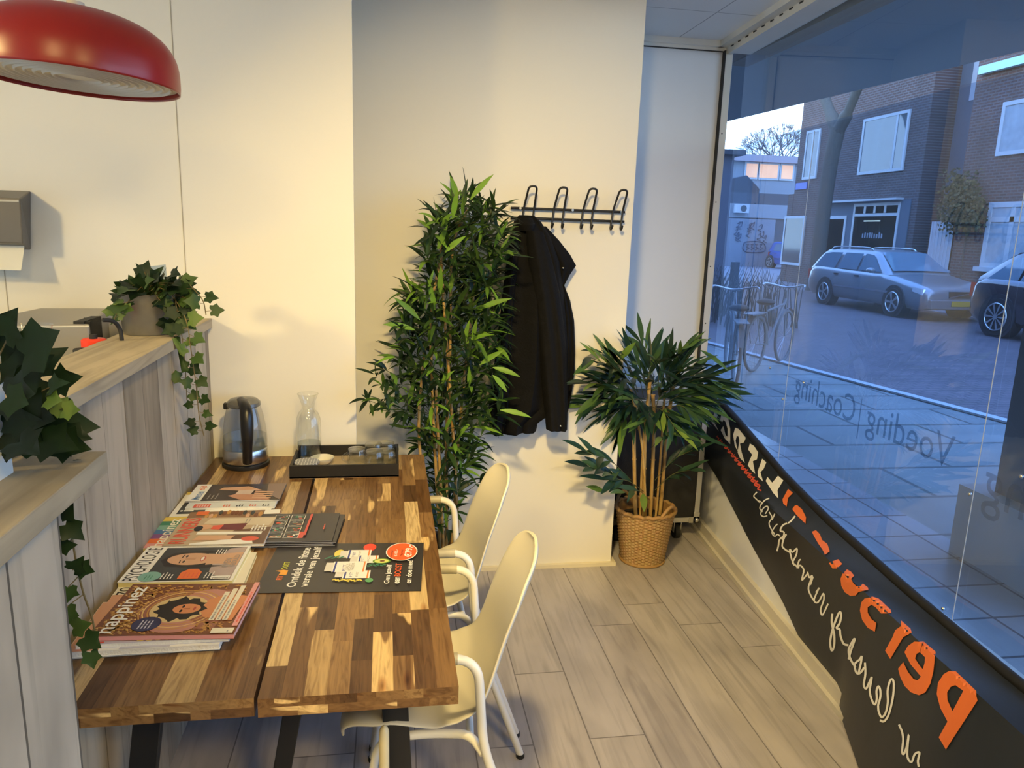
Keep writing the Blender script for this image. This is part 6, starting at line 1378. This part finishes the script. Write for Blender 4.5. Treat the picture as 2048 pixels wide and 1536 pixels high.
P = ay(1486, 417, 43.5); ac = thing('air_conditioner', 'white outdoor air conditioning unit with a round fan on the shed front', 'air conditioner', (P.x, 43.5, P.z-.4))
mb = MB(); mb.box((P.x-.42, 43.5, P.z-.26), (P.x+.42, 43.901, P.z+.26)); mb.build('housing', wfm, ac); mb = MB(); mb.disc((P.x+.05, 43.495, P.z), .2, 'Y', 24); mb.build('fan_grille', mat('dark_grille', (0.05, 0.06, 0.07), 0.6), ac)
gw = thing('graffiti_wall', 'pale wall sprayed with dark graffiti far down the street', 'wall', (20, 40, 0)); a = ay(1457, 436, 40); b = ay(1552, 436, 40)
mb = MB(); mb.box((a.x, 40, 0), (b.x, 40.2, a.z)); mb.build('wall', mat('graffiti_pale', (0.24, 0.26, 0.30), 0.8, var=0.25, scale=1.2), gw)
mb = MB(); gr_ = mat('spray_paint', (0.07, 0.08, 0.12), 0.8); rnd = random.Random(21)
def gs(pts, r_=0.03): mb.tube(smooth_path([ay(x, y, 39.98) for x, y in pts], 4), r_, 5)
gs([(1488, 487), (1495, 483), (1520, 483), (1530, 490), (1527, 503), (1495, 504), (1486, 497), (1488, 487)], .035)
for k in range(4): x = 1493+9*k; gs([(x, 489), (x+5, 488), (x+1, 494), (x+6, 496), (x, 500)], .03)
for k in range(14): x, y = rnd.uniform(1462, 1535), rnd.uniform(446, 478); gs([(x, y), (x+rnd.uniform(2, 6), y-4), (x+rnd.uniform(0, 5), y+5), (x-3, y+7), (x+4, y+11)], .022)
mb.build('graffiti', gr_, gw)
nb = thing('side_building', 'plain blue grey building corner just beside the window post', 'building', (9.6, 21, 0)); a = ay(1432, 300, 21); b = ay(1470, 302, 21); zt = b.z
mb = MB(); mb.box((a.x-3, 21, 0), (b.x, 27, zt)); mb.build('wall', mat('side_render', (0.15, 0.16, 0.20), 0.8), nb); b2 = ay(1487, 302, 21); mb = MB(); mb.box((a.x-3, 20.8, zt-.12), (b2.x, 27, zt+.02)); mb.build('roof_edge', mat('roof_dark', (0.08, 0.085, 0.1), 0.7), nb)
ft = thing('bare_tree', 'round bare treetop beyond the lit building roof', 'tree', (28, 62, 0)); mb = MB(); rnd = random.Random(31)
P0 = ay(1550, 330, 62); mb.tube([(P0.x, 62, 0), P0], [.4, .25], 7)
def tw2(P, d, L, r_, n):
    Q = P+d*L; mb.tube([P, Q], [r_, r_*.6], 4)
    if n:
        for k in range(4): tw2(Q, (d+Vector((rnd.uniform(-.8, .8), rnd.uniform(-.8, .8), rnd.uniform(-.3, .5)))).normalized(), L*.75, r_*.55, n-1)
for k in range(7): tw2(P0-Vector((0, 0, .8)), Vector((rnd.uniform(-1.1, 1.1), rnd.uniform(-.6, .6), .8)).normalized(), 1.5, .09, 4)
mb.build('branches', mat('far_bark', (0.10, 0.10, 0.12), 0.9), ft)
P = atz(1466, 577, 0); bo_ = thing('bollard', 'short dark bollard on the far pavement near the side building', 'bollard', (P.x, P.y, 0)); mb = MB(); mb.cyl(P, P+Vector((0, 0, .85)), .14, 14); mb.build('post', mat('bollard_dark', (0.05, 0.06, 0.08), .6), bo_, smooth=60)

# ================================================================== cars
carp = {}
def car(label, name, loc, rz, paint, L, Wd, H, wagon=True, roofrail=True, wheel_r=0.32, spokes=5, wb=(0.95, 3.71), plate=True):
    """nose towards local -y... built from nose (y=0) to tail (y=L), centred on x"""
    t = thing(name, label, 'car', loc, rz); hw = Wd/2
    hood, belt, sill = 0.72*H/1.46+0.0, 0.92*H/1.46, 0.22
    # side profile of the lower body: (y, z_top, half width)
    st = [(0.0, 0.52, hw*0.72), (0.06, 0.66, hw*0.86), (0.35, 0.76, hw*0.95), (0.9, 0.86, hw*0.985), (1.30, 0.915, hw), (2.0, 0.93, hw), (3.2, 0.95, hw), (L-0.75, 0.97, hw*0.985), (L-0.25, 0.96, hw*0.95), (L-0.05, 0.86, hw*0.90), (L, 0.60, hw*0.84)]
    S = smooth_path([(y, z*H/1.46, w_) for y, z, w_ in st], 5); rings = []
    for p in S:
        y, zt_, w_ = p.x, p.y, p.z; zb = sill+0.10*max(0, 1-y/0.25)*0.6+0.08*max(0, 1-(L-y)/0.25)
        rings.append([Vector((x, y, z)) for x, z in ((-w_*.90, zb), (-w_*.99, zb+.10), (-w_, (zb+zt_)/2), (-w_*.985, zt_-.13), (-w_*.93, zt_-.03), (-w_*.80, zt_), (-w_*.4, zt_+.02), (0, zt_+.028), (w_*.4, zt_+.02), (w_*.80, zt_), (w_*.93, zt_-.03), (w_*.985, zt_-.13), (w_, (zb+zt_)/2), (w_*.99, zb+.10), (w_*.90, zb))])
    mb = MB(); mb.ring(rings); mb.build('body', paint, t, smooth=50, local=True)
    k = H/1.46; bz = 0.92*k; top = H-0.015
    if wagon: gl = [(1.28, bz, bz), (1.62, bz, 1.14*k), (2.06, bz, 1.40*k), (2.45, bz, top), (3.1, bz, top), (3.9, bz, top-.02), (L-0.42, bz, 1.37*k), (L-0.12, bz, 0.98*k)]
    else: gl = [(1.5, bz, bz), (1.9, bz, 1.2*k), (2.25, bz, 1.47*k), (2.7, bz, top), (3.4, bz, top), (3.95, bz, 1.40*k), (L-0.15, bz, 1.02*k)]
    G = smooth_path([(a, b, c_) for a, b, c_ in gl], 4); rings = []
    for p in G:
        f = (p.z-bz)/(top-bz); wb_ = hw*0.90; wt = wb_-0.20*f*k
        rings.append([Vector((x, p.x, z)) for x, z in ((-wb_, bz-.02), (-wt, max(bz-.01, p.z-.06)), (-wt*.9, p.z-.012), (-wt*.5, p.z+.01), (0, p.z+.015), (wt*.5, p.z+.01), (wt*.9, p.z-.012), (wt, max(bz-.01, p.z-.06)), (wb_, bz-.02))])
    mb = MB(); mb.ring(rings); mb.build('roof', paint, t, smooth=50, local=True)
    glm = mat('car_glass_sky_tint', (0.13, 0.20, 0.25), 0.05, var=0.2, spec=1.0)  # paler blue base, with the reflected sky put into the colour
    def zr_(y):
        for (a, _, c_), (b, _, d_) in zip(gl, gl[1:]):
            if y <= b: return c_+(d_-c_)*(y-a)/(b-a)
        return gl[-1][2]
    def sidewin(y0, y1, s, inset=.09, y0t=None, y1t=None):
        y0t = y0 if y0t is None else y0t; y1t = y1 if y1t is None else y1t
        def X(z): f = (z-bz)/(top-bz); return s*((hw*0.90-0.20*f*k)+0.016)
        z0_ = bz+.03; mb = MB(); n = 8; V = []
        for i in range(n+1):
            a = i/n; yb2 = y0+(y1-y0)*a; yt = y0t+(y1t-y0t)*a; z1_ = min(zr_(yt)-inset, top-.10); z1_ = max(z1_, z0_+.03)
            V += [Vector((X(z0_), yb2, z0_)), Vector((X((z0_+z1_)/2)+s*.004, (yb2+yt)/2, (z0_+z1_)/2)), Vector((X(z1_), yt, z1_))]
        mb.add(V, [f for i in range(n) for f in ((i*3, i*3+3, i*3+4, i*3+1), (i*3+1, i*3+4, i*3+5, i*3+2))]); mb.build('side_window', glm, t, smooth=60, local=True)
    for s in (-1, 1):
        if wagon: sidewin(1.62, 2.46, s, .09, 2.12, 2.46); sidewin(2.56, 3.36, s, .09, 2.56, 3.28); sidewin(3.50, L-.28, s, .09, 3.42, L-.52)
        else: sidewin(1.9, 2.75, s, .1, 2.35, 2.75); sidewin(2.85, 3.55, s, .1, 2.85, 3.5); sidewin(3.62, L-.38, s, .1, 3.58, L-.85)
    def rake(i0, i1, nm, wf=0.88):
        A, B = gl[i0], gl[i1]; mb = MB(); V = []
        for i in range(7):
            u = i/6; y = A[0]+(B[0]-A[0])*(0.10+0.84*u); z = A[2]+(B[2]-A[2])*(0.10+0.84*u); f = (z-bz)/(top-bz); ww = (hw*0.90-0.20*f*k)*wf
            n_ = Vector((0, -(B[2]-A[2]), (B[0]-A[0]))).normalized(); n_ = n_ if n_.z > 0 else -n_
            for q in range(7): x = -ww+2*ww*q/6; V.append(Vector((x, y, z))+n_*(0.030+0.02*(1-(x/ww)**2)))
        mb.add(V, [(i*7+q, i*7+q+1, (i+1)*7+q+1, (i+1)*7+q) for i in range(6) for q in range(6)]); mb.build(nm, glm, t, smooth=60, local=True)
    if wagon: rake(0, 2, 'windscreen'); rake(7, 6, 'rear_window', .8)
    else: rake(0, 2, 'windscreen'); rake(6, 5, 'rear_window', .8)
    chrome = mat('car_chrome', (0.7, 0.73, 0.76), 0.15, 1.0); dk = mat('car_dark_trim', (0.02, 0.02, 0.025), .5); tyre = mat('tyre', (0.018, 0.018, 0.02), .75)
    for y in wb:
        for s in (-1, 1):
            x = s*(hw-0.10)
            mb = MB(); mb.cyl((s*(hw-.22), y, wheel_r+.01), (s*(hw+.004), y, wheel_r+.01), wheel_r+.055, 28); mb.build('wheel_arch', dk, t, smooth=40, local=True)
            rr_ = wheel_r; mb = MB(); n = 32; rings = [[Vector((s*xx, y+r_*math.cos(2*math.pi*j/n), wheel_r+r_*math.sin(2*math.pi*j/n))) for j in range(n)] for xx, r_ in ((hw-.20, rr_*.66), (hw-.20, rr_*.96), (hw-.17, rr_), (hw-.02, rr_), (hw+.012, rr_*.95), (hw+.014, rr_*.70))]
            mb.ring(rings, cap=True); wh = mb.build('wheel', tyre, t, smooth=40, local=True)
            mb = MB()
            for q in range(spokes):
                a = 2*math.pi*q/spokes; w_ = 0.30 if spokes < 7 else 0.17
                P = [Vector((s*(hw+.020), y+math.cos(a+e_)*r_, wheel_r+math.sin(a+e_)*r_)) for e_, r_ in ((-w_, .05), (w_, .05), (w_*.55, rr_*.66), (-w_*.55, rr_*.66))]; mb.prism(P, (s*.008, 0, 0))
            q_ = [(s*(hw+.02), y+rr_*.69*math.cos(2*math.pi*j/28), wheel_r+rr_*.69*math.sin(2*math.pi*j/28)) for j in range(28)]; mb.tube(q_, .014, 6, loop=True); mb.disc((s*(hw+.028), y, wheel_r), .05, 'X', 14)
            mb.build('rim', mat('alloy', (0.55, 0.58, 0.60), .3, .8), wh, local=True)
    for s in (-1, 1):
        x = s*hw
        mb = MB(); mb.prism([(s*hw*.70, .03, .52*k), (s*hw*.88, .16, .54*k), (s*hw*.955, .42, .60*k), (s*hw*.945, .42, .70*k), (s*hw*.86, .17, .665*k), (s*hw*.62, .06, .645*k)], (s*.012, -.02, .005)); mb.build('headlight', mat('headlight', (0.7, 0.76, 0.82), .1, .4), t, local=True)
        mb = MB(); mb.box((s*hw*.80-.09, L-.10, .62*k), (s*hw*.80+.09, L+.012, .86*k)); mb.build('tail_light', mat('tail_red', (0.50, 0.03, 0.02), .25), t, local=True)
        mb = MB(); mb.sphere((s*(hw+.07), 1.78, .98*k), .10, 12, .65); mb.build('door_mirror', paint, t, smooth=70, local=True)
        mb = MB(); mb.box((min(x*1.0, x*1.008), 1.15, .50*k), (max(x*1.0, x*1.008), 3.3, .55*k)); mb.build('side_moulding', chrome if wagon else dk, t, local=True)
        for y in (2.42, 3.28):
            mb = MB(); mb.box((min(x*.99, x*1.012), y-.10, .80*k), (max(x*.99, x*1.012), y+.08, .83*k)); mb.build('door_handle', dk, t, local=True)
        if roofrail: mb = MB(); mb.tube(smooth_path([(s*hw*.62, 2.35, top-.01), (s*hw*.62, 2.55, top+.045), (s*hw*.62, 3.4, top+.05), (s*hw*.62, L-.75, top+.03), (s*hw*.62, L-.60, top-.03)], 5), .016, 7); mb.build('roof_rail', chrome, t, smooth=60, local=True)
    mb = MB(); mb.box((-.30, -.012, .50*k), (.30, .03, .64*k)); gb_ = mb.build('grille', dk, t, local=True)
    mb = MB(); mb.prism([(-.30, -.016, .52*k), (-.27, -.016, .50*k), (.30, -.016, .62*k), (.27, -.016, .64*k)], (0, -.004, 0)); mb.build('grille_bar', chrome, gb_, local=True)
    mb = MB(); mb.ring([[Vector((x, y_, z)) for x, z in ((-hw*.80, .26), (hw*.80, .26), (hw*.82, .46), (-hw*.82, .46))] for y_ in (-.06, .1)]); mb.build('bumper', paint, t, local=True, bevel=.02)
    if plate: mb = MB(); mb.box((-.26, -.075, .33), (.26, -.062, .44)); mb.build('number_plate', mat('plate_yellow', (0.62, 0.36, 0.03), .5), t, local=True)
    return t
silver = mat('silver_paint', (0.24, 0.26, 0.28), 0.30, .35, var=.02, coat=.6); darkp = mat('dark_paint', (0.028, 0.024, 0.032), 0.2, .2, var=.02, coat=1.0); bluep = mat('blue_paint', (0.03, 0.12, 0.42), 0.2, .2, coat=1.0)
# the wagon: near side wheels at x 11.15, front axle y 15.24
car('silver station wagon with roof rails parked across the street facing right', 'station_wagon', (12.07, 14.29, 0), 0, silver, 4.71, 1.84, 1.46)
car('dark purple black hatchback with bright alloy wheels parked at the right, tail toward the wagon', 'dark_car', (11.90, 8.18, 0), 0, darkp, 4.70, 1.88, 1.60, wagon=False, roofrail=False, wheel_r=.36, spokes=10, wb=(0.95, 3.87), plate=False)
P = atz(1560, 527, 0); car('small bright blue car far down the street by the graffiti wall', 'blue_car', (P.x*0.80+2.0, P.y*0.80-1.2, 0), R(8), bluep, 4.0, 1.7, 1.45, wagon=False, roofrail=False, plate=False)

# ================================================================== bicycle by the window corner
def bicycle(label, P, ang, s=1.0):
    t = thing('bicycle', label, 'bicycle', (P.x, P.y, 0), ang); fm_ = mat('bike_haze_grey', (0.13, 0.15, 0.17), .6); sv_ = mat('bike_silver', (0.5, 0.52, 0.55), .3, .8)  # frame and tyre greys lightened to put haze into their colour
    btyre = mat('bike_tyre_haze', (0.10, 0.11, 0.12), .8)
    for y in (0, 1.05):
        mb = MB(); n = 40; mb.tube([(0, y+.34*math.cos(2*math.pi*k/n), .35+.34*math.sin(2*math.pi*k/n)) for k in range(n)], .020, 8, loop=True)
        w_ = mb.build('wheel', btyre, t, smooth=70, local=True)
        mb = MB()
        for k in range(18): a = 2*math.pi*k/18; mb.tube([(0, y, .35), (0, y+.33*math.cos(a), .35+.33*math.sin(a))], .0015, 3)
        mb.build('spokes', sv_, w_, local=True)
    mb = MB()
    for a, b, r_ in (((0, .95, .86), (0, .42, .30), .017), ((0, .95, .86), (0, .95, .86), .01), ((0, .25, .80), (0, .42, .30), .016), ((0, .28, .74), (0, .93, .80), .015), ((0, .42, .30), (0, 0, .35), .010), ((0, .27, .72), (0, 0, .35), .009), ((0, .94, .98), (0, .98, .72), .016), ((0, .98, .72), (0, 1.05, .35), .012)):
        if a != b: mb.cyl(a, b, r_, 8)
    mb.build('frame', fm_, t, smooth=60, local=True)
    mb = MB(); mb.tube(smooth_path([(-.28, .80, 1.04), (-.24, .86, 1.06), (-.06, .96, 1.02), (.06, .96, 1.02), (.24, .86, 1.06), (.28, .80, 1.04)], 5), .012, 8); mb.build('handlebar', sv_, t, smooth=60, local=True)
    mb = MB(); mb.sphere((0, .22, .86), .12, 12, .35); mb.cyl((0, .25, .70), (0, .23, .86), .012, 8); mb.build('saddle', rubber, t, smooth=60, local=True)
    for y in (0, 1.05):
        mb = MB(); V = []
        for k in range(13): a = R(20+140*k/12); V += [Vector((-.025, y+.385*math.cos(a), .35+.385*math.sin(a))), Vector((.025, y+.385*math.cos(a), .35+.385*math.sin(a)))]
        mb.add(V, [(2*k, 2*k+2, 2*k+3, 2*k+1) for k in range(12)]); mb.build('mudguard', fm_, t, smooth=60, local=True)
    mb = MB(); mb.box((-.07, -.35, .73), (.07, .12, .745)); mb.cyl((.06, 0, .35), (.06, -.2, .73), .006, 6); mb.cyl((-.06, 0, .35), (-.06, -.2, .73), .006, 6); mb.build('luggage_rack', fm_, t, local=True)
    return t
P = atz(1468, 770, 0); bicycle('dark bicycle parked close outside the glass behind the low bamboo tips', P, R(-20))
P = atz(1505, 742, 0); bicycle('second dark bicycle standing behind the first on the pavement', P, R(-48))
# low bare shrub behind the bicycles
P = atz(1560, 655, 0); sb = thing('bare_shrub', 'low bare twiggy shrub on the kerb left of the station wagon', 'shrub', (P.x, P.y, 0)); mb = MB(); rnd = random.Random(77)
for k in range(150):
    a = rnd.random()*6.28; q = Vector((P.x+rnd.uniform(-1.2, .35), P.y+rnd.uniform(-.3, 2.6), 0)); mb.tube([q, q+Vector((math.cos(a)*.12, math.sin(a)*.12, rnd.uniform(.5, .75))), q+Vector((math.cos(a)*.3, math.sin(a)*.3, rnd.uniform(.8, 1.15)))], [.012, .008, .003], 4)
mb.build('twigs', mat('shrub_twig', (0.05, 0.06, 0.06), .9), sb)
